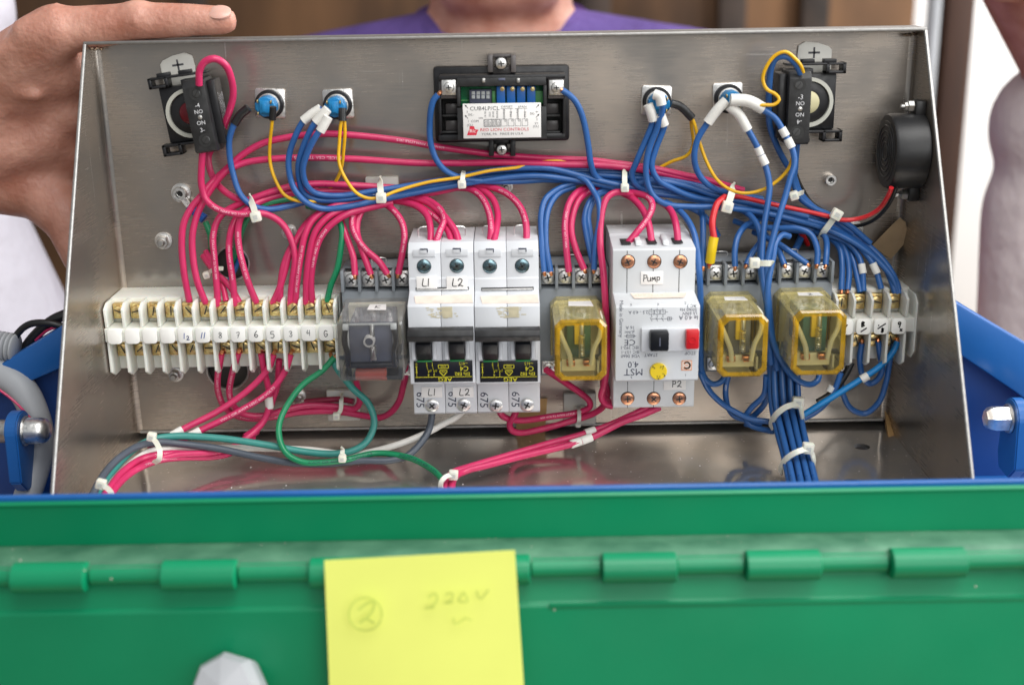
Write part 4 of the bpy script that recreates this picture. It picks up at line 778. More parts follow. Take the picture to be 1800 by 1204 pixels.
pad(575, 686, 632, 740, 'white tie mount holding pink wires below the clear relay')
pad(991, 692, 1048, 746, 'white tie mount below the amber relay next to the breakers')
# ------------------------------------------------------------------ wires
def parse(s):
    P = [[float(q) if q else None for q in w.split(',')] for w in s.split()]
    for p in P:
        if len(p) < 3: p.append(None)
    idx = [i for i, p in enumerate(P) if p[2] is not None]; ns = np.interp(range(len(P)), idx, [P[i][2] for i in idx])
    return [at(p[0], p[1], n) for p, n in zip(P, ns)]
RAD = {'pink': 1.9, 'blue': 1.72, 'yellow': .95, 'green': 1.75, 'teal': 2.0, 'grey': 2.0, 'white': 1.9, 'red': 1.3, 'black': 1.1, 'cyan': 1.8, 'pink_shaded': 1.8}
def W(col, label, s, r=None, sleeves=(), prints=(), tip=False, tip2=False, group=None, name=None, wob=.22):
    if not prints and col == 'pink' and len(s) > 60 and random.random() < .6: prints = [(random.choice((T1, T2, T3)), random.uniform(.3, .7), 1.7, random.random() < .5)]
    r = r or RAD[col]; b = MB(); b.tube(parse(s), r, 12, 1.4, 0, wob); P, FR = b.path, b.frames
    V = np.array(b.v); off = V.mean(0); off[2] = V[:, 2].min()
    o = single(name or col+'_wire', b, 'wire_'+col, label, 'wire', group or {'pink': 'pink wires', 'blue': 'blue wires', 'yellow': 'yellow wires'}.get(col))
    def child(nm, mb, m, smooth=True):
        c = bpy.data.objects.new(nm, mesh_of(nm, mb, m, smooth, off)); COL.objects.link(c); c.parent = o; return c
    for sm, ss, sr in sleeves:
        k = MB().tube(parse(ss), sr, 14, 1.0); child('marker_sleeve' if sm.endswith('*') else 'sleeve', k, sm.rstrip('*'))
        if '*' in sm and len(sm) > 13:
            L = spline(parse(ss), 1.0); mid = L[len(L)//2]; d = L[-1]-L[0]; d /= np.linalg.norm(d); up = np.cross(d, (0, 1, 0)); up /= np.linalg.norm(up); t = MB(); txt(t, random.choice('35176'), mid+np.array([0, -sr-.12, 0]), sr*1.7, 0, 1, d, np.cross((0, -1, 0), d)); child('marker_figure', t, 'ink_black', False)
    if tip: k = MB(); d = P[0]-P[3]; d /= np.linalg.norm(d); k.tube([P[0]+d*-.5, P[0]+d*.8, P[0]+d*2.0+np.array([0, .9, 0])], r*.6, 7, .6); child('bare_copper', k, 'copper')
    if tip2: k = MB(); d = P[-1]-P[-4]; d /= np.linalg.norm(d); k.tube([P[-1]-d*.5, P[-1]+d*.8, P[-1]+d*2.0], r*.6, 7, .6); child('bare_copper', k, 'copper')
    if prints:
        S = np.r_[0, np.cumsum(np.linalg.norm(np.diff(P, axis=0), axis=1))]; k = MB()
        for text, frac, size, flip in prints:
            Vt, Ft = text_geo(text); out = []
            for x, y in Vt:
                if flip: x, y = -x, -y
                s_ = min(max(frac*S[-1]+x*size*1.25, 0), S[-1]); i = min(int(np.searchsorted(S, s_)), len(P)-1); i0 = max(i-1, 0); f = 0 if i == i0 else (s_-S[i0])/(S[i]-S[i0]+1e-9)
                p = P[i0]*(1-f)+P[i]*f; T, u, w = FR[i]; d = CAM-p; phi = math.atan2(d@w, d@u); a = phi-y*size/r; out.append(p+(r+.07)*(u*math.cos(a)+w*math.sin(a)))
            k.add(out, Ft)
        child('insulation_print', k, 'print_rose' if col in ('pink',) else ('print_navy' if col == 'green' else 'print_white'), False)
    return o
T1, T2, T3 = '600 VOLTS AWM STYLE 1015', 'VW-1 OR AWM 105C', 'EXCEL CSA TEW 105 FT1'
# --- long pink runs over the plate
W('pink', 'pink wire from tag 12 arching highest across the plate under the meter', '333,530,27 323,480,28 319,427,27 323,392,26 337,365,24 355,344,22 367,328,20 400,297,16 427,272,14 461,252,13 507,241,12 560,236,12 613,238,12 720,249,11 764,257,10 828,267,9 871,273,9 967,279,9 1033,281,10 1080,287,12 1147,297,14 1200,308,13 1253,319,11 1307,335,8', tip=True)
W('pink', 'pink wire from tag 11, second highest run across the plate, white print on it', '362,534,27 347,493,28 339,448,27 338,413,26 345,381,24 357,355,22 372,331,20 397,302,18 418,291,16 440,284,15 480,279,14 533,277,13 613,280,12 720,286,12 807,287,12 900,287,13 967,289,14 1047,290,15 1100,295,16 1160,305,14 1220,318,12 1270,332,9', prints=[(T3, .36, 2.3, True)], tip=True)
W('pink', 'pink wire looping over the red lens contact block', '350,150,33 351,125,35 361,109,36 379,104,36 397,115,34 408,142,30 410,168,27 403,196,24 394,222,20 386,244,13 372,262,9 366,276,9 369,300,11 379,320,14 400,340,18 428,353,20 450,357,18 500,355,12 560,345,9')
W('pink', 'pink wire from under the red lens contact block round to tag 3', '357,256,28 355,290,27 355,325,26 363,351,26 385,369,28 420,377,28 447,375,27 468,377,26 494,392,26 512,424,27 518,455,28 513,500,28 510,537,27', tip2=True)
W('pink', 'pink wire into tag 8 rising to the upper bundle, printed', '383,538,27 381,507,27 377,453,26 375,416,25 382,389,23 395,373,21 419,360,20 438,352,20 480,337,18 520,327,16 560,323,14 613,325,13 660,328,11 720,332,9 780,327,9 830,327,10 862,345,16 874,372,24 873,400,34 868,426,42', prints=[(T1, .12, 1.7, False)], tip=True)
W('pink', 'pink wire into tag 7 passing in front of the plate hole', '414,537,27 409,493,27 403,453,26 402,427,25 407,400,24 417,381,22 433,368,21 455,356,18 480,347,16 523,340,13 580,335,11 640,338,9', prints=[(T2, .2, 1.7, False)], tip=True)
W('pink', 'pink wire into tag 6 from the left tie', '453,536,27 438,501,28 426,464,28 419,432,27 418,403,26 424,381,25 438,367,23 460,354,19 500,341,15 560,331,11', tip=True)
for i, (lab, s) in enumerate([
    ('left hand pink wire of the pair into tag 5', '479,534,27 491,507,28 499,480,27 508,446,25 518,427,23 531,403,20 547,386,17 570,372,14 610,362,11 660,352,9'),
    ('right hand pink wire of the pair into tag 5', '492,530,27 494,493,27 499,464,26 510,437,24 524,416,22 543,391,19 562,375,16 590,362,13 640,352,10'),
    ('printed pink wire of the pair into tag 3', '519,535,27 523,493,28 529,448,28 536,413,27 548,389,25 572,370,22 610,358,18 660,349,14 720,340,11'),
    ('left pink wire of the pair into tag 4', '538,534,27 538,493,28 545,440,28 556,405,27 578,381,25 606,369,22 650,358,18 693,349,15 747,341,13 808,329,12'),
    ('right pink wire of the pair into tag 4', '549,534,27 547,493,28 553,453,28 563,421,28 583,395,27 610,377,25 645,366,21 690,356,17')]):
    W('pink', lab, s, tip=True, prints=[(T1, .2, 1.7, False)] if i == 2 else ())
W('green', 'green ground wire into the tag marked G from above', '575,530,27 582,501,28 593,472,28 599,435,27 601,408,25 595,388,22 583,376,18 560,368,13 540,362,9', tip=True)
W('green', 'green wire showing under pink and blue wires at the left tie', '405,470,-3 414,440,6 427,400,14 440,377,18 462,360,17 497,352,15 534,349,12 570,347,8')
W('pink', 'pink wire leaving the plate hole for tag 8', '362,442,6 372,462,12 382,480,17 392,503,22 398,530,27', r=1.7)
W('pink', 'pink wire leaving the plate hole and crossing to tag 7', '357,450,8 372,470,16 384,484,20 403,502,24 421,532,27', r=1.8)
W('blue', 'dark blue wire inside the plate hole above the strip', '420,455,-4 414,470,3 406,487,10 399,505,16', r=1.4)
W('green', 'green wire from blue crimped ring lug into the plate hole', '361,390,8 369,411,9 372,432,6 370,452,0 368,465,-5')
# --- clear relay wires
for lab, s in [('pink wire on first screw of the clear relay socket', '624,484,36 621,453,33 611,421,27 603,397,22 597,381,17 590,372,13'), ('pink wire on second screw of the clear relay socket', '652,483,36 643,456,34 633,427,30 628,408,26 629,388,22 637,370,18 655,358,14'),
               ('pink wire crossing over to third screw of the clear relay socket', '681,482,37 667,461,36 643,440,33 627,419,30 619,398,26 620,380,22 630,367,18 650,357,15'), ('pink wire on fourth screw of clear relay socket next to breaker', '700,482,36 706,450,34 711,415,30 707,391,25 694,371,20 677,358,15 655,350,11')]:
    W('pink', lab, s, tip=True)
for i, (lab, s) in enumerate([('left pink wire into top of breaker pole L1', '756,434,41 757,405,34 751,381,27 733,364,20 709,356,15 680,352,11'), ('right pink wire into top of breaker pole L1', '763,434,42 773,408,37 781,388,31 776,371,25 760,356,19 741,348,15 715,346,11'),
              ('left pink wire into top of breaker pole L2', '796,434,41 787,405,33 771,386,26 752,372,20 731,360,15 705,353,11'), ('right pink wire into top of breaker pole L2', '808,434,42 801,408,36 785,384,30 771,370,24 752,356,18 730,349,14 700,347,10'),
              ('printed pink wire into third breaker pole, left of two', '860,434,41 863,400,36 859,373,29 847,347,20 827,332,13 800,330,9'), ('printed pink wire into the fourth breaker pole', '925,434,41 924,389,33 912,360,25 888,339,17 856,328,12 820,325,9')]):
    W('pink', lab, s, prints=[(T1, .45, 1.8, True)] if i >= 4 else ())
# --- amber relay next to the breakers
for c, lab, s in [('blue', 'outer blue wire on first screw of socket beside the breakers', '957,478,37 953,427,33 951,375,26 959,349,21 980,333,16 1007,323,13 1040,317,10'), ('blue', 'inner blue wire on first screw of socket beside the breakers', '968,478,37 960,427,33 960,387,28 967,360,22 983,340,16 1010,328,12'),
                  ('pink', 'pink wire on second screw of socket beside the breakers', '1000,478,37 995,427,34 993,395,31 999,360,25 1012,340,19 1032,330,13 1060,326,9'), ('pink', 'pink wire on third screw of socket beside the breakers', '1027,474,37 1012,437,34 1004,405,30 1007,376,25 1017,352,20 1034,338,15 1060,331,10'),
                  ('blue', 'front blue wire on fourth screw of socket beside the breakers', '1044,474,38 1048,427,36 1054,387,32 1052,355,27 1042,335,22 1030,318,19 1010,308,16 985,303,14'), ('blue', 'rear left blue wire on fourth screw of socket beside the breakers', '1042,462,35 1031,410,30 1028,385,27 1033,362,23 1045,344,18 1065,333,14 1100,330,10'),
                  ('blue', 'rear right blue wire on fourth screw of socket beside the breakers', '1046,455,33 1037,405,29 1034,380,25 1040,358,21 1054,342,16 1080,336,12')]:
    W(c, lab, s, tip=True)
W('pink', 'long pink wire dropping between the amber relay and motor starter', '1120,345,20 1098,338,22 1080,339,24 1068,347,26 1060,365,29 1055,400,34 1055,437,40 1060,480,45 1064,533,48 1067,587,47 1068,635,45 1063,675,42 1057,697,40 1064,710,40 1077,714,40')
W('pink', 'pink wire crossing to left top port of the motor starter', '1101,431,44 1121,406,41 1139,381,36 1146,360,31 1138,346,26 1113,339,20 1090,335,14')
W('pink', 'pink wire into middle top port of the motor starter', '1146,431,44 1140,395,38 1129,368,30 1112,349,22 1095,340,15')
W('pink', 'pink wire into right top port of the motor starter', '1192,430,44 1189,398,38 1181,374,30 1169,360,23 1150,350,16')
# --- blue harness
HB = 'blue wire of the main harness running behind the tie left of the starter'
def harness(dy, n0, end):        # shared run of the bundle towards the right, then an own ending
    return end
W('blue', 'blue wire with black sleeve from the pilot button beside the red lens block', '436,191,24 421,204,24 410,222,24 403,246,23 404,275,22 410,305,22 423,341,23 444,361,24 472,368,24 507,363,22 541,355,19 600,345,15 660,337,13 720,330,12 800,318,11 900,309,11 1000,306,12 1100,312,14 1180,320,14 1260,338,14 1340,360,13', sleeves=[('sleeve_black', '437,190,24 423,202,24 412,218,24', 2.4)])
W('blue', 'left blue wire of three from pilot button with two yellow wires', '566,192,28 548,201,28 533,214,28 519,240,27 509,270,26 508,297,26 518,332,26 540,356,26 568,367,25 613,364,24 656,355,21 720,341,18 790,327,16 860,317,15 940,310,15 1020,318,16 1090,331,17 1160,342,18 1250,352,17 1340,371,16', sleeves=[('sleeve_white', '564,191,28 548,201,28 533,213,28', 2.6)])
W('blue', 'middle blue wire of three from pilot button with two yellow wires', '572,198,30 562,207,30 551,222,30 535,255,28 525,287,26 525,314,24 534,340,22 560,351,20 613,350,19 656,342,17 720,333,15 790,322,14 880,317,13 1000,318,13 1100,324,14 1200,338,13 1300,352,12', sleeves=[('sleeve_white', '576,192,30 566,203,30 555,216,30', 2.6)], prints=[('600V VW-1', .32, 1.6, False)])
W('blue', 'right blue wire of three from pilot button with two yellow wires', '575,212,32 567,224,32 557,238,32 541,270,30 533,300,28 540,327,25 555,340,22 600,344,20 656,336,18 720,327,16 800,313,15 870,299,14 920,295,14 967,297,15 1020,310,17 1073,323,18 1130,332,18 1200,343,16 1280,358,15', sleeves=[('sleeve_white', '577,206,32 570,219,32 563,231,32', 2.6)])
W('blue', 'blue wire from left screw of the meter bending into the harness', '770,167,24 762,176,24 757,193,23 755,220,21 757,252,20 767,281,19 783,300,18 807,312,17 850,318,15 920,318,13 1000,312,12 1060,304,12 1120,306,13 1200,322,13 1290,344,12', tip=True)
W('blue', 'blue wire from right screw of the meter dropping into the harness', '988,159,25 999,166,25 1012,179,24 1022,200,23 1029,228,22 1034,260,21 1038,288,20 1046,309,18 1062,321,16 1100,328,14 1160,336,12 1240,347,11', tip=True)
W('blue', 'blue harness wire along the top edge of the bundle', '820,309,9 900,300,9 980,300,10 1047,301,11 1100,304,12 1160,312,13 1230,327,13 1300,345,13 1360,360,12 1420,380,12 1470,397,13 1515,422,15 1556,462,20 1576,498,25 1581,516,27', r=1.8)
W('blue', 'blue harness wire ending beside the outermost tag', '1000,313,10 1080,318,12 1160,326,13 1240,340,14 1320,360,15 1400,382,15 1462,402,15 1515,432,16 1550,463,19 1566,492,24 1573,516,27')
W('blue', 'blue harness wire with white marker above the tag second from the wall', '1200,347,16 1270,361,17 1340,373,17 1400,388,17 1460,405,17 1500,424,17 1523,448,19 1537,470,22 1549,508,27', sleeves=[('sleeve_white*', '1534,463,22 1542,481,24', 2.15)])
W('blue', 'blue harness wire with white marker above the tag reading B', '1290,366,12 1380,392,13 1450,410,14 1487,425,15 1506,445,17 1515,468,21 1518,512,27', sleeves=[('sleeve_white*', '1514,464,21 1517,481,23', 2.15)])
W('blue', 'blue wire into right side of the half hidden tag beside the amber relay', '1380,396,9 1450,412,10 1475,421,12 1488,445,16 1493,475,21 1490,510,27', tip2=True)
W('blue', 'blue wire into left side of the half hidden tag beside the amber relay', '1360,400,7 1440,411,8 1461,420,10 1475,437,14 1480,467,20 1479,510,27', tip2=True)
W('blue', 'blue wire passing behind the marker wire to the tag reading B', '1400,403,6 1465,415,8 1488,430,11 1501,460,17 1509,497,24 1512,514,27')
# pilot button right of the meter
W('blue', 'left blue wire from white sleeved pilot button right of the meter', '1141,186,28 1146,203,27 1147,217,26 1136,247,25 1120,284,24 1111,309,22 1119,326,20 1138,335,18 1180,343,16 1240,353,14', sleeves=[('sleeve_white', '1139,184,28 1144,197,28 1148,212,27', 2.7)])
W('blue', 'lowest hanging blue wire from pilot button right of the meter', '1152,168,30 1160,178,31 1164,190,30 1155,225,28 1142,260,27 1136,295,27 1140,327,27 1152,348,27 1176,360,26 1213,363,25 1261,364,23 1320,371,21 1390,385,20 1450,401,18 1500,425,19 1540,456,21 1568,490,25 1578,516,27', sleeves=[('sleeve_white', '1150,166,30 1159,170,31 1163,185,31', 2.7)])
W('blue', 'right blue wire from white sleeved pilot button right of the meter', '1162,203,28 1168,219,27 1165,230,26 1152,263,25 1145,293,25 1156,317,24 1181,332,22 1213,345,20 1250,352,18 1320,364,16', sleeves=[('sleeve_white', '1161,202,28 1168,221,27', 2.6)])
W('blue', 'blue harness wire lying across the bundle right of the starter tie', '1110,325,18 1150,318,19 1200,326,19 1260,345,18 1340,362,17 1420,382,16')
# pilot button next to cream contact
W('blue', 'left blue wire from long sleeved pilot button beside the contact block', '1276,177,30 1260,195,30 1243,217,29 1225,247,28 1220,279,27 1229,307,25 1250,328,23 1278,339,20 1340,350,16', sleeves=[('sleeve_white', '1277,177,30 1262,192,30 1244,216,29', 2.8)])
W('blue', 'blue wire with white number marker from pilot button down to lower bundle', '1283,188,31 1302,207,31 1315,231,31 1329,256,31 1345,291,32 1353,325,34 1351,353,36 1344,396,40 1340,446,45 1340,480,48 1345,520,50 1350,560,48 1352,600,46 1355,640,44', sleeves=[('sleeve_white', '1282,187,31 1298,201,31 1314,229,31', 2.8), ('sleeve_white*', '1331,259,31 1337,272,31', 2.3), ('sleeve_white*', '1338,274,31 1346,290,32', 2.3)])
W('blue', 'blue wire with two markers from pilot button past the contact block', '1285,176,33 1318,181,33 1343,194,32 1364,209,31 1380,236,32 1393,263,33 1396,287,34 1387,318,36 1379,348,38 1369,380,41 1357,425,45 1348,470,48 1351,520,49 1355,570,47 1360,610,45 1366,650,43', sleeves=[('sleeve_white', '1284,176,33 1315,178,33 1341,191,32', 3.3), ('sleeve_white*', '1374,226,31 1382,240,32', 2.3), ('sleeve_white*', '1384,244,32 1392,260,33', 2.3)])
W('blue', 'blue wire hooking over into the top of the cream lens contact block', '1408,130,32 1397,110,34 1380,99,34 1364,103,33 1356,120,31 1353,153,28 1352,180,24 1353,220,19 1363,252,16 1377,281,14 1394,308,13 1404,335,13 1425,360,13 1452,378,13 1500,410,15')
W('blue', 'blue wire from the underside of the cream lens contact block', '1402,242,24 1400,270,20 1398,300,17 1396,320,16 1408,349,16 1432,367,16 1456,378,16 1490,395,16 1530,428,17')
W('black', 'thin dark wire beside blue ones below the cream lens contact block', '1399,300,11 1404,318,11 1414,338,11 1426,355,11 1447,370,11', r=.8)
# yellow
W('yellow', 'yellow wire from the pilot button beside the red lens block', '479,196,24 478,215,24 475,247,22 475,284,21 483,313,22 501,343,24 523,353,25 545,354,22 580,350,15', sleeves=[('sleeve_black', '480,188,25 479,211,24', 1.9)])
W('yellow', 'front yellow wire of two, crossing to the tie left of the meter', '604,200,24 600,215,25 597,247,25 596,287,26 608,316,27 627,340,28 648,349,28 670,347,26 693,338,23 753,321,20 807,312,19 860,300,18 913,294,15 953,286,12 980,284,11 1006,286,10 1060,296,9', sleeves=[('sleeve_black', '602,190,24 602,213,25', 2.2)])
W('yellow', 'rear yellow wire of two, vanishing behind the blue harness', '605,208,23 606,230,23 604,260,21 600,295,17 589,321,13 572,338,9')
W('yellow', 'short yellow wire of two from black sleeve, running back to harness', '1200,194,24 1213,206,22 1216,225,18 1219,255,14 1208,273,13 1181,284,12 1158,296,10')
W('yellow', 'long drooping yellow wire from black sleeve right of the meter', '1185,184,25 1216,207,24 1229,247,24 1243,287,25 1261,318,26 1283,334,26 1309,340,27 1341,333,28 1368,316,28 1386,296,28 1393,278,28', sleeves=[('sleeve_black', '1180,182,25 1195,187,25 1217,208,24', 2.3)])
W('yellow', 'yellow wire curling over the cream lens contact block', '1325,186,34 1343,185,35 1361,184,35 1369,176,35 1363,167,34 1347,158,33 1340,140,33 1347,118,34 1363,98,35 1381,92,36 1397,103,36 1408,116,35 1412,128,33')
# red / black buzzer leads and crimp
W('red', 'red buzzer wire joined to the yellow crimp sleeve', '1567,330,40 1564,339,38 1548,365,30 1527,379,25 1503,386,22 1479,387,22 1455,381,22 1420,373,22 1380,364,22 1340,355,22 1295,345,23 1275,346,25 1261,358,29 1254,379,33 1252,397,36 1255,417,38 1251,440,39 1247,466,38', sleeves=[('wire_red', '1275,346,25 1261,358,29 1254,379,33 1252,397,36 1255,418,38', 1.85), ('crimp_yellow', '1255,417,38 1251,440,39 1248,461,38', 2.7)], tip2=True)
W('black', 'black buzzer wire running down to the ground nut', '1575,330,38 1572,341,36 1559,365,27 1537,386,17 1516,395,11 1500,398,8')
# right relay sockets
for lab, s in [('blue wire on fourth screw of socket next to the short strip', '1451,466,37 1453,443,33 1452,422,26 1444,411,18 1420,402,11'), ('blue wire arching to the third screw of socket next to the short strip', '1436,465,37 1437,438,34 1426,413,30 1404,403,27 1367,402,23 1320,398,15 1290,388,9'),
               ('blue wire slanting onto the third screw from the centre of the bundle', '1419,464,37 1392,444,33 1372,431,29 1350,420,22 1325,408,12'), ('short blue wire on second screw of socket next to the short strip', '1379,466,37 1370,446,32 1360,430,25 1345,412,15'),
               ('blue wire arching to the second screw right of the motor starter', '1292,469,37 1292,442,34 1298,416,29 1312,397,22 1335,385,13'), ('blue wire to the fourth screw right of the motor starter, near the tie', '1312,466,37 1320,449,33 1332,433,28 1345,415,20'),
               ('straight blue wire left of the yellow crimp', '1236,469,37 1236,430,32 1236,390,24 1232,365,16')]:
    W('blue', lab, s, tip=True)
W('blue', 'blue wire hugging the right flank of the motor starter', '1170,355,18 1190,368,24 1208,387,31 1220,411,38 1226,440,44 1230,480,48 1232,520,46 1231,570,42 1231,620,40 1233,652,39 1241,668,38 1254,675,37 1267,671,36 1275,660,34')
W('blue', 'blue wire crossing behind the red buzzer wire', '1205,362,14 1228,373,16 1247,390,17 1262,415,14')
W('blue', 'blue wire arching from the centre tie down into the bundle between relays', '1262,352,12 1300,366,17 1325,385,25 1336,408,32 1337,440,40 1338,480,46 1347,530,46')
W('blue', 'blue wire hooking down between the two right amber relays', '1388,416,36 1376,413,38 1364,427,42 1359,453,46 1352,485,50 1348,523,52 1349,555,52 1356,592,50 1373,632,48 1398,665,45 1425,676,41 1438,668,38 1440,655,36')
W('blue', 'dark blue wire showing in the plate hole behind the right bundle', '1415,400,-4 1405,425,4 1395,445,8 1390,462,6', r=2.0)
W('red', 'short red wire showing in the plate hole behind the right bundle', '1378,392,6 1396,397,6 1412,415,2 1420,430,-4', r=1.4)
# lower bundle through the floor opening
for i, (x0, x1, x2, x3, dn) in enumerate([(1353, 1358, 1376, 1390, 0), (1361, 1365, 1382, 1397, 4), (1366, 1372, 1389, 1404, -3), (1374, 1379, 1396, 1411, 4.5), (1381, 1386, 1402, 1417, -2), (1388, 1392, 1409, 1424, 4), (1395, 1398, 1415, 1430, -2), (1401, 1405, 1421, 1436, 3), (1375, 1382, 1400, 1413, -6), (1390, 1395, 1412, 1424, -6)]):
    W('blue', 'blue wire of the thick lower bundle leaving under the green lid', f'{x0+4},600,{34+dn} {x0+1},640,{36+dn} {x1},715,{44+dn} {x1+7},750,{56+dn} {x2},795,{76+dn} {x3-4},845,{100+dn} {x3+3},875,{114+dn} {x3+6},905,{128+dn}', group='blue wires of the thick lower bundle', wob=.3)
W('blue', 'blue wire sweeping from the starter to the lower bundle tie', '1231,655,40 1248,688,36 1272,712,34 1299,728,34 1322,737,34 1352,741,36')
W('blue', 'blue wire hanging under the amber relay beside the starter', '1281,655,34 1276,685,31 1280,715,29 1291,731,29 1309,738,30 1340,744,33', prints=[('600V', .2, 1.6, False)])
W('blue', 'outer blue loop left of the lower bundle', '1347,660,38 1342,694,35 1320,717,32 1311,733,31 1320,747,32 1340,754,35 1360,758,40')
W('blue', 'inner blue loop left of the lower bundle', '1350,670,36 1345,707,33 1330,726,29 1316,738,27 1312,748,26')
W('blue', 'u shaped blue jumper under the tag reading B', '1515,603,31 1511,629,29 1515,659,27 1528,675,26 1541,669,26 1551,651,27 1548,627,29 1544,600,31', tip=True, tip2=True)
W('blue', 'large u shaped blue wire hanging by the floor corner', '1573,602,29 1566,625,27 1557,672,24 1544,707,22 1520,727,21 1496,719,21 1484,699,22 1478,672,24 1480,655,26')
W('cyan', 'bright cyan blue wire with marker from outermost tag to the lower bundle', '1577,601,31 1570,617,33 1547,643,34 1507,671,35 1469,695,36 1437,714,37 1412,729,38', sleeves=[('sleeve_white*', '1526,660,35 1514,667,35', 2.4)], tip=True)
W('blue', 'blue wire running under the cyan wire to the lower bundle', '1478,655,30 1468,684,31 1453,707,32 1432,725,33 1411,736,34')
W('black', 'black sleeved wire behind the cyan wire', '1497,637,28 1488,655,29 1474,676,30 1455,696,31 1437,707,32', r=2.0, sleeves=[('sleeve_white*', '1463,679,30.5 1458,688,30.5', 2.2)])
# --- pink wires below the strip
W('pink', 'faintly printed pink wire under tag 8, lower of two sweeping below the clear relay', '389,622,31 383,667,26 385,693,22 396,717,19 415,731,17 447,736,16 487,731,14 527,724,12 588,723,11 641,731,12 668,734,14 687,725,18 702,704,22 709,676,27 713,655,33 712,638,37', prints=[(T2, .12, 1.9, True), (T1, .32, 1.8, True)], tip=True)
W('pink', 'pink wire under tag 7, upper of two sweeping to the tie mount below clear relay', '419,620,31 408,661,27 404,693,24 412,715,22 428,728,20 460,731,18 500,720,15 540,712,12 588,714,11 623,719,12 633,707,15 628,676,22 626,652,30', prints=[(T2, .14, 1.9, True)], tip=True)
W('pink', 'smooth pink wire from under tag 5 slanting to white marker', '481,623,31 471,648,32 433,688,36 380,725,42 321,755,50 290,775,56 262,790,62', sleeves=[('sleeve_white*', '321,755,50 302,766,53', 2.5)], tip=True)
W('pink', 'printed pink wire from under tag 3 slanting to white marker', '511,623,31 500,653,33 473,688,36 420,723,41 351,758,48 310,777,54 270,795,60', sleeves=[('sleeve_white*', '352,757,48 333,767,51', 2.5)], prints=[(T2+' 600 VOLTS', .4, 2.0, True)], tip=True)
W('pink', 'pink wire from under tag 6 with marker, curving into the floor bundle', '459,622,31 465,653,30 473,685,29 474,708,30 466,736,32 449,757,36 428,773,42 405,788,50 360,797,58 310,800,66 262,812,75 222,836,88 195,865,100 180,890,110', sleeves=[('sleeve_white*', '472,697,30 474,717,30', 2.4)])
W('pink', 'short pink wire from under tag 5 meeting the marked wire', '491,632,28 488,677,25 481,699,25 470,730,27 452,752,31 430,768,38')
W('pink', 'pink wire lowest of the floor bundle at the left', '445,768,33 425,784,42 400,798,50 370,803,54 327,803,62 280,808,72 235,828,86 205,855,100 188,882,112')
W('pink', 'pink wire of the floor bundle just above the lowest one', '452,758,29 432,772,37 412,787,43 390,795,48 350,798,56 300,797,66 252,806,76 215,830,90 190,860,104 172,888,116')
W('teal', 'teal wire from tag G looping under the clear relay to the left tie', '583,628,31 593,648,33 620,683,36 647,709,38 657,741,42 647,771,48 625,789,54 593,797,56 540,795,56 460,781,56 380,769,56 310,766,58 270,772,62 240,787,70 205,820,86 180,853,102 165,885,114', tip=True)
W('green', 'green and black printed wire looping left and out under the lid', '588,628,33 567,651,36 532,677,40 505,712,46 490,747,54 492,776,60 505,798,64 532,811,66 567,812,66 607,808,64 660,797,58 713,803,62 753,821,74 777,843,88 790,872,102 796,900,114', prints=[('AWM OR 600V OR EQUISTAR', .50, 2.2, False), ('EQUISTAR OR 600V AWM', .75, 2.2, False)], tip=True)
W('grey', 'dark grey wire from breaker pole L1 across the floor to the left', '760,722,40 758,738,42 753,757,46 737,781,52 716,800,58 687,808,61 633,809,62 567,816,63 513,814,62 460,805,60 380,787,58 310,779,60 280,777,64 248,783,70 215,801,82 190,824,94 172,850,106 158,880,116')
W('white', 'cream white wire from breaker pole L2 across the floor', '815,722,38 800,734,40 780,744,42 753,759,45 700,781,50 655,794,52 620,800,52 540,790,50 460,787,50 380,787,54 300,788,60 262,794,68 225,818,82 195,850,98 180,880,110')
# --- pink wires below breakers and starter
W('pink', 'pink wire joining third breaker pole to the amber relay socket', '877,722,38 884,731,36 897,737,33 920,739,28 973,731,20 1013,725,17 1035,716,18 1036,706,20 1024,694,23 995,674,28 973,659,34 960,650,38')
W('pink', 'pink wire looping from fourth breaker pole to the starter', '908,722,38 903,733,36 896,746,33 900,757,31 914,761,29 947,755,25 1005,739,19 1040,728,20 1061,714,26 1068,695,30 1064,672,34')
W('pink', 'lower pink wire from the starter into the tied pair', '1139,716,40 1107,731,42 1067,749,45 1027,763,49 947,784,58 867,807,70 820,822,80 797,831,86 786,846,94 781,866,104 779,892,114', sleeves=[('sleeve_white*', '1046,756,47 1029,762,49', 2.5)])
W('pink', 'upper pink wire from the starter into the tied pair', '1160,716,40 1125,730,43 1093,742,46 1040,769,52 1000,782,57 920,801,67 853,819,77 815,829,83 799,839,90 793,860,102 791,890,114', sleeves=[('sleeve_white*', '1040,768,52 1022,775,54', 2.5), ('sleeve_white*', '1021,775,54 1003,781,56', 2.5)])
W('pink', 'third pink wire from the starter hidden beneath the pair', '1148,716,37 1112,734,39 1080,747,42 1035,766,47 960,787,57 880,809,68 820,828,79 792,842,88 785,868,102')
W('pink', 'short pink wire behind the lower left corner of the starter', '1062,655,33 1060,680,31 1066,702,31 1080,710,33')
W('pink_shaded', 'dark shaded pink wire low behind the tie mount', '535,707,6 567,703,6 600,702,6 622,706,8')  # pink wire whose shade is put into a darker colour

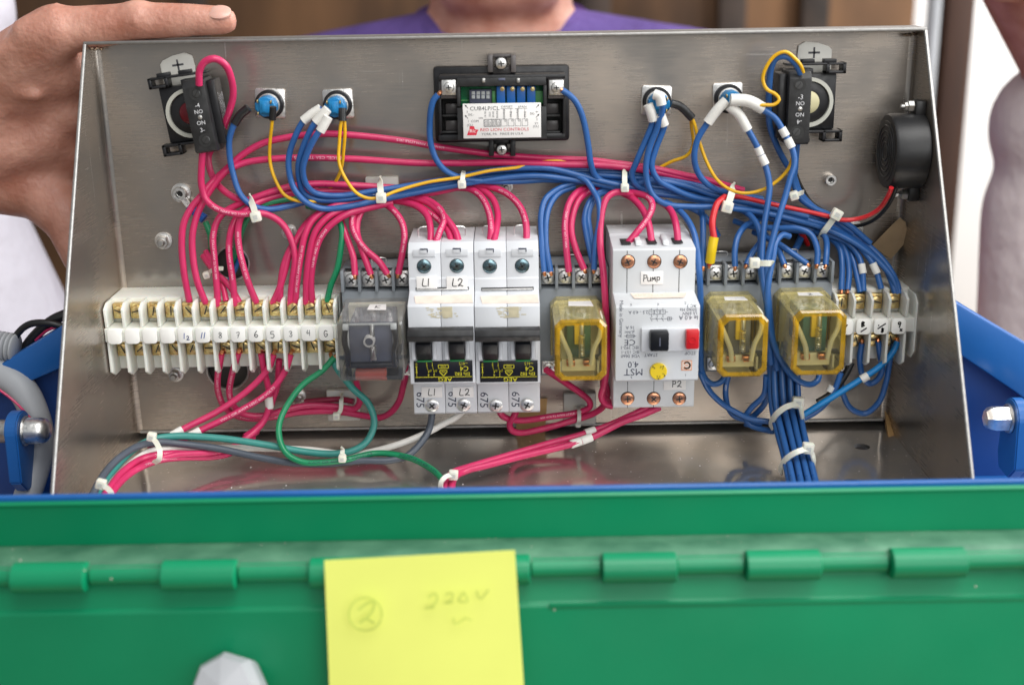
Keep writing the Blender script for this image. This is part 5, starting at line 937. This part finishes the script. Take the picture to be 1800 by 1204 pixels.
# ring lug
lug = thing('ring_lug', 'ring terminal with blue crimp barrel under an allen screw', 'ring terminal', at(316, 341, 0)*np.array([1, 0, 1]))
o = np.array(lug.location)/MM
c = at(316, 341, 4)-o; part(lug, 'screw', MB().lathe((c[0], 0, c[2]), OUT, [(4.0, 0), (4.0, 5.0), (3.6, 5.6), (2.1, 5.6), (2.0, 3)], 22), 'zinc'); part(lug, 'hex_recess', MB().lathe((c[0], -3.0, c[2]), OUT, [(1.95, 0), (1.95, .1)], 6), 'recess', False)
part(lug, 'ring', MB().lathe((c[0], -.2, c[2]), OUT, [(5.6, 0), (5.6, 1.2), (4.2, 1.2)], 24).tube([at(320, 348, 3)-o, at(332, 364, 5)-o], 2.2, 8), 'zinc')
part(lug, 'crimp_barrel', MB().tube([at(332, 364, 5)-o, at(345, 374, 7)-o, at(359, 385, 8)-o], [1.9, 2.6, 2.4, 2.9], 14), 'crimp_blue')

# ------------------------------------------------------------------ cable ties
def tie(label, head, strap, ang, n, size=5.6, w=3.3, band=None, m='nylon'):
    hc = at(*head, n); t = thing('cable_tie', label, 'cable tie', hc, 'white cable ties', (0, -ang, 0))
    b = MB().box((-size/2, 1.8, -size/2), (size/2, -2.4, size/2), .8); h = part(t, 'head', b, m); part(h, 'slot', MB().box((-size*.22, -2.42, -size*.2), (size*.22, -2.5, size*.2), .05), 'nylon_pad', False)
    ca, sa = math.cos(ang), math.sin(ang)
    def loc(p): q = p-hc; return np.array([q[0]*ca+q[2]*sa, q[1], -q[0]*sa+q[2]*ca])
    def strapper(pts, nm, tn):
        P = [loc(at(*p)) for p in pts]; part(t, nm, MB().ribbon(P, w, 1.0, tn), m)
    if strap: strapper(strap, 'strap', (0, -1, 0))
    if band:
        P = [at(*p) for p in band]; cen = np.mean(P, 0)+np.array([0, 6, -2]); part(t, 'band', MB().ribbon([loc(p) for p in P], w, 1.0, lambda q, c_=loc(cen): q-c_), m)
    return t
tie('cable tie round pink wires near the red lens block', (450, 381), [(438, 345, 16), (441, 353, 25), (446, 366, 29.5), (450, 380, 29.5)], .2, 30)
tie('cable tie on the blue harness at the tie mount left of the meter', (670, 348), [(668, 314, 8), (668, 322, 20), (669, 335, 28), (670, 347, 29.5)], 0, 30)
tie('cable tie on the harness under left side of the meter', (812, 324), [(815, 303, 11), (814, 308, 19), (813, 316, 21.5), (812, 323, 21.5)], .05, 22, 4.6, 2.6)
tie('cable tie on the harness above the motor starter', (1098, 330), [(1098, 299, 12), (1098, 304, 20), (1098, 316, 24), (1098, 329, 24.5)], 0, 25, 4.6, 2.8)
tie('cable tie crossing the red wire above the yellow crimp', (1278, 364), [(1290, 326, 14), (1288, 332, 24), (1284, 347, 28), (1279, 362, 28.5)], -.25, 29, 6.2, 3.8)
tie('small cable tie below the cream lens contact block', (1395, 344), [(1412, 338, 14), (1404, 341, 19), (1396, 344, 20)], .3, 20, 5.0, 2.4)
tie('slanted cable tie where the harness fans out to the short strip', (1470, 377), [(1469, 379, 25), (1459, 393, 24), (1448, 408, 22), (1441, 419, 12)], -.5, 25.5, 6.0, 3.4)
tie('cable tie round vertical blue wires above the right amber relays', (1326, 462), [(1327, 462, 51), (1340, 463, 54), (1353, 463, 54), (1358, 463, 48)], 0, 52, 5.6, 3.2)
tie('cable tie at the plate hole above the terminal strip', (364, 483), [(364, 482, 18), (378, 473, 25), (392, 472, 22)], .25, 19, 4.0, 2.2)
tie('cable tie on the tie mount below the clear relay', (592, 731), [(600, 692, 5), (600, 705, 15), (599, 720, 16.5), (592, 731, 15)], 0, 16, 4.4, 2.4)
tie('cable tie joining the teal and green wires on the floor', (602, 805), [(602, 787, 62), (602, 793, 68), (602, 804, 69)], 0, 70, 4.2, 2.4)
tie('cable tie with upright head on the grey and teal wires', (267, 767), None, -.25, 72, 4.8, 2.8, band=[(268, 770, 72), (276, 780, 78), (281, 793, 83), (280, 806, 84), (271, 813, 80)])
tie('cable tie on the wire bundle entering behind the green lid', (178, 850), None, -.3, 118, 5.0, 2.6, band=[(180, 852, 119), (190, 859, 121), (197, 869, 123), (200, 882, 121)])
tie('cable tie on the pink pair and green wire at the lid edge', (797, 834), None, -.1, 98, 5.0, 2.4, band=[(797, 834, 99), (785, 837, 101), (776, 846, 103), (775, 857, 103), (783, 862, 100)])
tie('cable tie on the thick blue bundle under the amber relays', (1402, 707), None, -.1, 56, 6.4, 3.2, band=[(1411, 745, 50), (1410, 728, 56), (1404, 712, 58), (1385, 714, 60), (1368, 725, 58), (1357, 740, 52), (1355, 752, 44)])
tie('cable tie on the thick blue bundle just above the green lid', (1420, 787), None, -.1, 88, 6.0, 3.0, band=[(1429, 825, 86), (1430, 806, 89), (1422, 790, 89), (1402, 794, 91), (1385, 804, 89), (1374, 819, 84), (1372, 832, 76)])
tie('cable tie on the tie mount below the breakers', (1016, 745), [(1018, 715, 6), (1018, 724, 20), (1018, 738, 23), (1016, 745, 20)], 0, 18, 3.4, 2.2, m='nylon_pad')
# ------------------------------------------------------------------ the green and blue cabinet in front
cab = thing('equipment_cabinet', 'blue equipment cabinet with hinged green painted lid in front of the control box', 'cabinet', (0, 0, -900)); q = np.array([0, 0, 900.0])
def lpart(parent, name, mb, m, smooth=True): mb.v = [tuple(np.array(v)+q) for v in mb.v]; return part(parent, name, mb, m, smooth)
lpart(cab, 'body', MB().box((-300, 60, -900), (300, -181, -26), 4), 'blue_paint')
lpart(cab, 'added_shade_sheet', MB().box((-225, 50, -12), (225, -178, -8), 1), 'recess')  # unseen black sheet added so the floor holes look dark
lpart(cab, 'blue_rim', MB().prism([(181.2, -30), (184.3, -30), (184.3, 42.6), (183.6, 43.2), (182, 43.2), (181.2, 42.4)], -320, 320), 'blue_paint')
lpart(cab, 'hinge_flange', MB().prism([(184.4, 14), (186.4, 19.5), (186.6, 38.5), (187.6, 40.2), (186.6, 41.3), (184.4, 41.0)], -320, 320, .2), 'green_paint')
lpart(cab, 'ledge', MB().prism([(186.45, 19.6), (192, 20.6), (205, 21.4), (212, 20.5), (212, 15), (186.45, 15)], -320, 320, .5), 'green_dusty')
per = (at(1315, 985, 219)[0]-at(1060, 985, 219)[0]); k0 = at(1060, 990, 219)[0]; kw = at(1187, 990, 219)[0]-k0
km = None; pm = None
KX = [-255, 10, 277, 540, 800, 1060, 1315, 1572, 1832, 2090]
for i in range(9):
    X = at(KX[i], 990, 219)[0]; kw = at(KX[i]+132, 990, 219)[0]-X; per = at(KX[i+1], 990, 219)[0]-X
    k = lpart(cab, 'hinge_knuckle', MB().lathe((X, -213, 17.0), (1, 0, 0), [(5.8, 0), (6.7, .5), (6.7, kw-.5), (5.8, kw)], 28), 'green_paint')
    lpart(cab, 'fixed_knuckle', MB().lathe((X+kw+.6, -209.8, 16.2), (1, 0, 0), [(4.2, 0), (4.6, .4), (4.6, per-kw-1.6), (4.2, per-kw-1.2)], 24), 'green_paint')
lid = lpart(cab, 'lid_panel', MB().prism([(206, 14.5), (209.5, 13.2), (210.5, 11), (212.5, 0.8), (213.6, .2), (214.4, -1), (219, -70), (219, -140), (214, -140), (206, 0)], -320, 320, .25), 'green_paint')
lpart(cab, 'hinge_leaf_edge', MB().box((at(965, 1078, 214)[0], -213.9, -1.6), (320, -214.9, .7), .3), 'green_paint')
ch = MB()
for x, y in ((195, 1018), (35, 985), (148, 1003), (1720, 1037), (975, 1078)): c = at(x, y, 218); ch.lathe((c[0], -217.6 if y < 1030 else -214.6, c[2]), OUT, [(.45, 0), (.3, .15), (.05, .2)], 8)
for i in range(26): c = (random.uniform(-230, 230), -random.uniform(190, 204), 21.2); ch.lathe(c, (0, 0, 1), [(random.uniform(.1, .3), 0), (.05, .25)], 6)
lpart(cab, 'paint_chips', ch, 'chip')
# sticky note hanging from the hinge
nb = MB(); A, B_ = at(570, 985, 222), at(905, 967, 222); C_, D_ = at(581, 1250, 230), at(924, 1250, 230); V = []; F = []; nu, nv = 14, 14
for j in range(nv+1):
    for i in range(nu+1):
        u, v = i/nu, j/nv; p = (A*(1-u)+B_*u)*(1-v)+(C_*(1-u)+D_*u)*v; p = p+np.array([0, -1.8*math.sin(u*3.1)*v-.8*v*v*math.sin(v*2+u), 0]); V.append(p)
for j in range(nv):
    for i in range(nu): a = j*(nu+1)+i; F.append((a, a+1, a+nu+2, a+nu+1))
no = len(V); V += [p+np.array([0, .3, 0]) for p in V]; F += [tuple(i+no for i in f[::-1]) for f in F]
rim = [i for i in range(nu+1)]+[(nu+1)*j+nu for j in range(1, nv+1)]+[(nu+1)*nv+i for i in range(nu-1, -1, -1)]+[(nu+1)*j for j in range(nv-1, 0, -1)]
for a, b in zip(rim, rim[1:]+rim[:1]): F.append((a, a+no, b+no, b))
nb.add(V, F); note = single('sticky_note', nb, 'note_yellow', 'yellow sticky note with a faint circled 2 stuck to the green hinge', 'sticky note')
noff = np.array(note.location)/MM; k = MB()
def pen(pts, w=1.0): 
    P = [at(x, y, 228.2+.012*(y-990)) for x, y in pts]; k.ribbon(P, w, .08, OUT)
ang = np.linspace(.3, 6.5, 26); pen([(642+29*math.cos(a), 1079+29*math.sin(a)) for a in ang], .7)
pen([(630, 1072), (645, 1060), (657, 1058), (653, 1076), (632, 1095), (642, 1087), (658, 1095)], 1.0)
pen([(752, 1049), (766, 1043), (768, 1054), (758, 1066), (747, 1069), (764, 1067)], .8); pen([(783, 1045), (795, 1042), (793, 1054), (781, 1060), (797, 1058)], .7); pen([(815, 1040), (806, 1056), (822, 1056), (815, 1040)], .7); pen([(837, 1038), (844, 1052), (859, 1036)], .8)
pen([(797, 1085), (799, 1096), (810, 1092), (818, 1086), (829, 1090)], .6)
c = bpy.data.objects.new('handwriting', mesh_of('handwriting', k, 'note_ink', False, noff)); COL.objects.link(c); c.parent = note
# grey knob on the lid
kc = at(384, 1243, 250); kn = thing('lid_knob', 'grey faceted plastic knob on the green lid at the bottom edge', 'knob', (kc[0], -219, kc[2]-6))
part(kn, 'faceted_cap', MB().lathe((0, -9, 0), (-.12, -.75, .62), [(15.5, -6), (16.2, 0), (16.0, 7), (13.0, 12), (1, 14)], 8), 'knob_grey', False); part(kn, 'stem', MB().lathe((0, 4.5, 0), OUT, [(8, 0), (8, 12)], 16), 'knob_grey')

# ------------------------------------------------------------------ blue support arms beside the box
def arm(label, sgn, pts, flange, n):
    c = at(*pts[0], n); t = thing('support_arm', label, 'support arm', (c[0], -n, -4)); o = np.array(t.location)/MM
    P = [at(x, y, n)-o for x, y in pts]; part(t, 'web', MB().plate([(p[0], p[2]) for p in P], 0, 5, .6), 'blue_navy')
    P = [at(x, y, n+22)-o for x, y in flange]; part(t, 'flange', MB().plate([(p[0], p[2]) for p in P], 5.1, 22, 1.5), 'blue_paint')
    return t
arm('blue steel arm left of the box behind the grey conduit', -1, [(128, 560), (-60, 690), (-60, 905), (128, 905)], [(126, 563), (-50, 672), (-50, 715), (126, 640)], 15)
arm('blue steel arm right of the box below the taupe sleeve', 1, [(1668, 520), (1860, 640), (1860, 905), (1668, 905)], [(1670, 525), (1850, 632), (1850, 740), (1786, 690), (1670, 612)], 15)
def pivot(label, px, py, n, sgn):
    c = at(px, py, n); t = thing('pivot_lug', label, 'pivot lug', c)
    A = np.linspace(-.2, math.pi+.2, 18); prof = [(11.5*math.cos(a), 11.5*math.sin(a)) for a in A]+[(-13, -26), (-5, -34), (9, -33), (12.5, -24)]
    V = [(sgn*x, y, z) for x in (1, 8) for y, z in prof]; k = len(prof); bm = bmesh.new(); vs = [bm.verts.new(v) for v in V]
    bm.faces.new(vs[:k]); bm.faces.new(vs[k:][::-1]); [bm.faces.new([vs[i], vs[(i+1) % k], vs[k+(i+1) % k], vs[k+i]]) for i in range(k)]
    bmesh.ops.recalc_face_normals(bm, faces=bm.faces); bmesh.ops.bevel(bm, geom=list(bm.edges), offset=.8, segments=2, affect='EDGES'); part(t, 'lug_plate', MB().bm(bm), 'blue_paint')
    ax = (-sgn, 0, 0)
    part(t, 'lock_washer', MB().lathe((sgn*.9, 0, 0), ax, [(8.2, 0), (8.4, .8), (8.0, 1.6)], 24), 'zinc_dull'); part(t, 'cap_nut', MB().lathe((-sgn*.75, 0, 0), ax, [(7.4, 0), (7.4, 7), (6.6, 10), (4.5, 12), (.1, 12.6)], 6 if sgn > 0 else 20), 'zinc'); part(t, 'bolt_shank', MB().lathe((sgn*8.05, 0, 0), (sgn, 0, 0), [(6.5, 0), (6.5, 8)], 16), 'zinc_dull')
pivot('blue pivot lug with cap nut left of the box over the grey conduit', 46, 757, 62, -1)
pivot('blue pivot lug with domed nut right of the box', 1772, 735, 62, 1)
cp = [at(x, y, n) for x, y, n in ((-90, 610, 22), (-20, 645, 30), (35, 680, 36), (62, 730, 40), (72, 780, 44), (62, 830, 52), (45, 880, 62), (30, 930, 72))]
single('grey_conduit', MB().tube(cp, [9.0, 8.8, 8.2, 7.6, 7.4, 7.4], 22, 3), 'conduit_grey', 'smooth grey plastic conduit bending down left of the box', 'conduit')
g = MB(); a0, a1 = at(-40, 600, 28), at(30, 612, 30); d = (a1-a0)/np.linalg.norm(a1-a0)
for i in range(9): g.lathe(a0+d*i*2.6, d, [(7.2, 0), (8.2, .7), (8.2, 1.6), (7.2, 2.3)], 22)
single('ribbed_conduit', g, 'conduit_grey', 'ribbed grey conduit end at the left edge under black cables', 'conduit')
def cable(s, r, label): single('black_cable', MB().tube(parse(s), r, 12, 2), 'wire_black', label, 'cable', 'black cables left of the box')
cable('18,618,24 30,588,28 52,570,30 85,568,30 125,578,28', 2.0, 'thin black cable hooping over the ribbed conduit'); cable('36,625,20 62,590,22 95,562,22 130,548,20', 3.2, 'thick black cable behind the hoop of thin cable')
single('pink_wire', MB().tube(parse('62,598,24 85,580,25 120,570,24'), .8, 8, 2), 'wire_pink', 'thin pink wire between the black cables on the blue arm', 'wire')
single('red_stripe_wire', MB().tube(parse('-20,672,48 25,705,52 62,745,54'), .7, 8, 2), 'wire_pink', 'thin pink wire lying along the grey conduit by the lug', 'wire')

# ------------------------------------------------------------------ people
def blob(name, caps, voxel, smooth_it, m, parent=None, off=(0, 0, 0)):
    b = MB()
    for p0, r0, p1, r1 in caps:
        p0, p1 = np.array(p0, float), np.array(p1, float); d = p1-p0; l = np.linalg.norm(d); d = d/l if l > 1e-6 else np.array([0, 0, 1.0]); prof = []
        for a in np.linspace(-math.pi/2, 0, 6): prof.append((max(.05, r0*math.cos(a)), r0*math.sin(a)))
        for a in np.linspace(0, math.pi/2, 6): prof.append((max(.05, r1*math.cos(a)), l+r1*math.sin(a)))
        b.lathe(p0, d, prof, 20)
    me = mesh_of(name, b, m, True, off); o = bpy.data.objects.new(name, me); COL.objects.link(o)
    r = o.modifiers.new('r', 'REMESH'); r.mode = 'VOXEL'; r.voxel_size = voxel*MM; s = o.modifiers.new('s', 'SMOOTH'); s.iterations = smooth_it; s.factor = .5
    dg = bpy.context.evaluated_depsgraph_get(); dg.update(); nm = bpy.data.meshes.new_from_object(o.evaluated_get(dg)); o.modifiers.clear(); o.data = nm; bpy.data.meshes.remove(me)
    nm.materials.clear(); nm.materials.append(M[m]); nm.polygons.foreach_set('use_smooth', [True]*len(nm.polygons)); o.parent = parent
    return o
def person(label, chin, neck, chest, pelvis, sh, el, wr, hands, shirt, sleeve, face=(0, -1, 0), voxel=4.0, sm=6, foot=(-900, 0)):
    chin, neck, chest, pelvis = [np.array(x, float) for x in (chin, neck, chest, pelvis)]; f = np.array(face, float); f /= np.linalg.norm(f); side = np.cross(f, (0, 0, 1)); up = np.array([0, 0, 1.0])
    base = np.array([pelvis[0], pelvis[1], foot[0]]); t = thing('person', label, 'person', base)
    cr = chin-f*72+up*112
    caps = [(cr, 80, cr-f*14+up*8, 82), (cr+f*14-up*10, 68, cr+f*12-up*30, 64), (chin-f*26+up*24+side*22, 34, chin-f*70+up*58+side*36, 36), (chin-f*26+up*24-side*22, 34, chin-f*70+up*58-side*36, 36), (chin-f*18+up*16+side*8, 25, chin-f*18+up*16-side*8, 25), (chin-f*14+up*46+side*16, 30, chin-f*14+up*46-side*16, 30), (chin-f*10+up*70, 24, chin-f*22+up*120, 20), (chin+f*8+up*72, 12, chin-f*2+up*105, 8),
            (neck-up*55, 66, cr-up*72-f*6, 60), (neck-up*70+side*50, 52, neck-up*70-side*50, 52), (chest+up*20+side*70, 100, chest+up*20-side*70, 100), (chest, 110, pelvis, 118), (pelvis+side*55, 100, pelvis-side*55, 100)]
    for s in (1, -1): caps += [(cr+side*s*80-f*-2-up*8, 13, cr+side*s*84-f*6+up*20, 15), (chin+f*0+up*52+side*s*18, 9, chin+f*0+up*52, 10)]
    shc = [(chest+up*20+side*74, 108, chest+up*20-side*74, 108), (chest, 118, pelvis+up*10, 126), (pelvis+up*10+side*55, 106, pelvis+up*10-side*55, 106), (neck-up*72+side*56, 56, neck-up*72-side*56, 56)]
    leg = []
    for i in (0, 1):
        S, E, Wp = [np.array(x[i], float) for x in (sh, el, wr)]
        nb_ = neck-up*62+(S-neck)*.25
        caps += [(nb_, 50, S, 54), (S, 54, E, 42), (E, 41, E+(Wp-E)*.35, 40), (E+(Wp-E)*.35, 40, Wp, 27)]
        e2 = S+(E-S)*min(1, sleeve); shc += [(neck-up*50+(S-neck)*.16, 54, S, 61), (S, 62, e2, 58)]
        if sleeve > 1: shc += [(E, 50, E+(Wp-E)*(sleeve-1), 42)]
        hp = pelvis+side*(70 if i else -70)-up*20; kn_ = np.array([hp[0], hp[1]+f[1]*30, (hp[2]+foot[0])/2]); an = np.array([hp[0], hp[1], foot[0]+75]); leg += [(hp, 92, kn_, 66), (kn_, 64, an, 50)]; caps += [(hp, 84, kn_, 56), (kn_, 55, an, 40), (an-up*38, 36, an-up*42+f*150, 30)]
    for h in hands: caps += h
    body = blob('body', caps, voxel, sm, 'skin', t, base); shirt_o = blob('shirt', shc, 7, 14, shirt, t, base); blob('trousers', leg+[(pelvis+side*50, 108, pelvis-side*50, 108)], 9, 8, 'beam_dark', t, base)
    hr = [(cr-f*20+up*14, 86, cr-f*20+up*20, 87), (cr-f*36-up*20, 72, cr-f*30+up*10, 78)]; blob('hair', hr, 7, 4, 'hair', t, base)
    eb = MB()
    for s in (1, -1): eb.lathe(chin-f*9+up*114+side*s*32-base, f, [(11, -6), (10, 2), (6, 6), (.1, 7.5)], 16)
    part(t, 'eyes', eb, 'dip_white')
    return t, base
# the man in the purple polo behind the box
t1, b1 = person('person in purple polo shirt standing behind the box, only chin and collar showing', (-4, 352, 236), (-4, 425, 250), (-4, 470, 62), (-4, 500, -180), [(-208, 455, 145), (203, 455, 145)], [(-300, 380, -110), (295, 380, -110)], [(-215, 190, -95), (210, 190, -95)],
    [[((-205, 165, -92), 24, (-188, 110, -88), 22)]+[((-175+i*-16, 105, -88), 9.5, (-160+i*-14, 62, -80+i*3), 8.5) for i in range(4)]+[((-175, 150, -80), 12, (-150, 118, -62), 9)], [((200, 165, -92), 24, (184, 110, -88), 22)]+[((172+i*16, 105, -88), 9.5, (158+i*14, 62, -80+i*3), 8.5) for i in range(4)]+[((172, 150, -80), 12, (148, 118, -62), 9)]], 'shirt_purple', .55)
# polo collar: two fold-over leaves round the neck
def collar(s):
    V = []; F = []; n = 15; cen = np.array([-4, 430, 0.0])
    for i in range(n):
        u = i/(n-1); a = math.radians(90+(-168 if s > 0 else 168)*u); c, sn = math.cos(a), math.sin(a); drop = 10*u
        rr = 66+4*u
        for (r, z) in ((rr-3, 188-drop), (rr, 236-26*u*u-drop), (rr+6, 242-26*u*u-drop), (rr+17, 222-24*u*u-drop), (rr+27+6*u, 196-30*u*u-drop), (rr+24+6*u, 194-30*u*u-drop), (rr+13, 220-24*u*u-drop), (rr+3, 190-drop)): V.append(cen+np.array([c*r*1.02, sn*r, z]))
    for i in range(n-1):
        for k in range(8): F.append((i*8+k, i*8+(k+1) % 8, (i+1)*8+(k+1) % 8, (i+1)*8+k))
    F += [tuple(range(8)), tuple((n-1)*8+k for k in range(8))]
    return MB().add([v-b1 for v in V], F)
for s in (1, -1): part(t1, 'collar', collar(s), 'shirt_purple')
# the helper on the left, whose hand grips the corner
K = [(-246, -3, 240), (-252, 16, 216), (-254, 26, 192), (-258, 34, 170)]
handL = [((-318, 28, 196), 24, K[0], 15.5), ((-322, 32, 184), 25, K[1], 16), ((-326, 34, 170), 26, K[2], 16), ((-330, 38, 156), 26, K[3], 15), ((-350, 50, 160), 29, (-318, 30, 180), 27), ((-300, 26, 205), 19, (-258, 10, 220), 16), ((-310, 26, 170), 24, (-268, 26, 180), 18)]
handL += [(K[0], 13.5, (-200, -5, 244.8), 10.3), ((-200, -5, 244.8), 10.6, (-172, -5, 245.0), 9.2), ((-172, -5, 245.0), 9.3, (-153.5, -5, 244.2), 8.0)]
for i, z in ((1, 214), (2, 192), (3, 170)): handL += [(K[i], 12, (-225, 26+i*2, z), 10), ((-225, 26+i*2, z), 10, (-190+i*6, 22.5, z-3), 8.5), ((-190+i*6, 22.5, z-3), 8.5, (-172+i*7, 21, z-4), 7.5)]
for (x, y, z), (x2, y2, z2) in zip(K, ((-322, 8, 208), (-326, 6, 192), (-330, 8, 178), (-332, 12, 166))): handL += [((x+2, y-3, z+1), 13.5, (x-14, y-6, z), 9), ((x-6, y-10, z), 6.0, (x2, y2-6, z2), 5.0)]
handL += [((-200, -5.5, 245.6), 11.3, (-199, -5.5, 245.6), 11.3), ((-226, -4, 243.5), 11, (-220, -4, 244), 10.2), ((-300, 2, 214), 4.2, (-262, -2, 205), 3.8), ((-318, 4, 186), 4.2, (-276, 4, 200), 3.6)]
handL += [((-318, 36, 158), 24, (-280, 34, 148), 20), ((-280, 34, 148), 19.5, (-261, 24, 130), 15.5), ((-261, 24, 130), 15.5, (-253, 16, 108), 12.0)]
handR0 = [((-640, 60, -140), 24, (-630, 10, -150), 22)]+[((-645+i*14, 6, -152), 9, (-640+i*13, -36, -168), 8) for i in range(4)]+[((-618, 45, -140), 12, (-600, 10, -150), 9)]
t2, b2 = person('person in white shirt gripping the upper left box corner, index finger on the lip', (-640, 150, 420), (-630, 235, 410), (-560, 262, 225), (-455, 262, -120), [(-760, 250, 300), (-470, 205, 285)], [(-770, 150, 40), (-520, 90, 70)], [(-660, 95, -120), (-356, 54, 156)], [handL, handR0], 'cloth_white', 1.0, (.4, -1, 0), 3.2, 5)
nl = MB(); nl.lathe((0, 0, 0), (0, 0, 1), [(1, -.1), (1, .05), (.8, .15), (.05, .2)], 20); nv = np.array(nl.v); nv = np.c_[nv[:, 0]*6.6, nv[:, 1]*4.9, nv[:, 2]*6.5]; a = .75; R_ = np.array([[1, 0, 0], [0, math.cos(a), -math.sin(a)], [0, math.sin(a), math.cos(a)]]); nv = nv@R_.T + np.array([-154.5, -9.9, 249.0])-b2
nl.v = [tuple(v) for v in nv]; part(t2, 'fingernail', nl, 'nail')
# the onlooker on the right
t3, b3 = person('person in taupe shirt behind the right arm, jaw and shoulder showing', (376, 190, 247), (492, 268, 212), (590, 300, 10), (600, 320, -220), [(446, 285, 72), (710, 300, 80)], [(440, 240, -190), (720, 240, -170)], [(440, 60, -260), (690, 60, -260)], [[((440, 50, -262), 24, (440, 0, -268), 22)]+[((425+i*12, -4, -270), 9, (425+i*12, -45, -280), 8) for i in range(4)]+[((418, 30, -262), 12, (405, 0, -268), 9)], [((690, 50, -262), 24, (690, 0, -268), 22)]+[((672+i*12, -4, -270), 9, (672+i*12, -45, -280), 8) for i in range(4)]+[((712, 30, -262), 12, (725, 0, -268), 9)]], 'shirt_taupe', 1.0, (-.35, -1, 0))

# ------------------------------------------------------------------ backdrop
def structure(name, mb, m): o = single(name, mb, m, None, None, kind='structure', smooth=False); return o
structure('ground', MB().box((-4000, 4000, -960), (4000, -4000, -900)), 'card_brown')
wl = thing('plywood_wall', 'weathered brown plywood wall behind the people', 'wall', (-200, 1500, -900))
for i, (x0, x1) in enumerate(((-1800, -660), (-655, -330), (-325, 330), (335, 900))): part(wl, 'plywood_sheet', MB().box((x0, 0, 0), (x1, 18, 2600), 1), 'plywood')
for bx in (560, 700, 330, -900): part(wl, 'batten', MB().box((bx, -30, 0), (bx+46, -1, 2600), 2), 'beam_dark')
part(wl, 'batten', MB().box((-350, -30, 0), (-308, -1, 2600), 2), 'beam_dark')
P0, P1 = at(1652, 300, -900), at(1722, 20, -900)
single('wooden_post', MB().box((P0[0]-8, 900, -900), (P1[0]-4, 960, 1700), 6), 'post_brown', 'dark brown wooden door post right of the box', 'post')
s0, s1 = at(1628, 40, -880), at(1652, 40, -880); single('grey_pipe', MB().tube([(s0[0]*.5+s1[0]*.5, 880, -900), (s0[0]*.5+s1[0]*.5, 880, 1700)], (s1[0]-s0[0])/2, 18, 50), 'conduit_grey', 'pale grey vertical pipe beside the wooden post', 'pipe')
single('white_wall', MB().box((P1[0]+60, 1750, -900), (3200, 1800, 2400), 2), 'white_wall', 'sunlit white wall seen through the doorway on the right', 'wall')
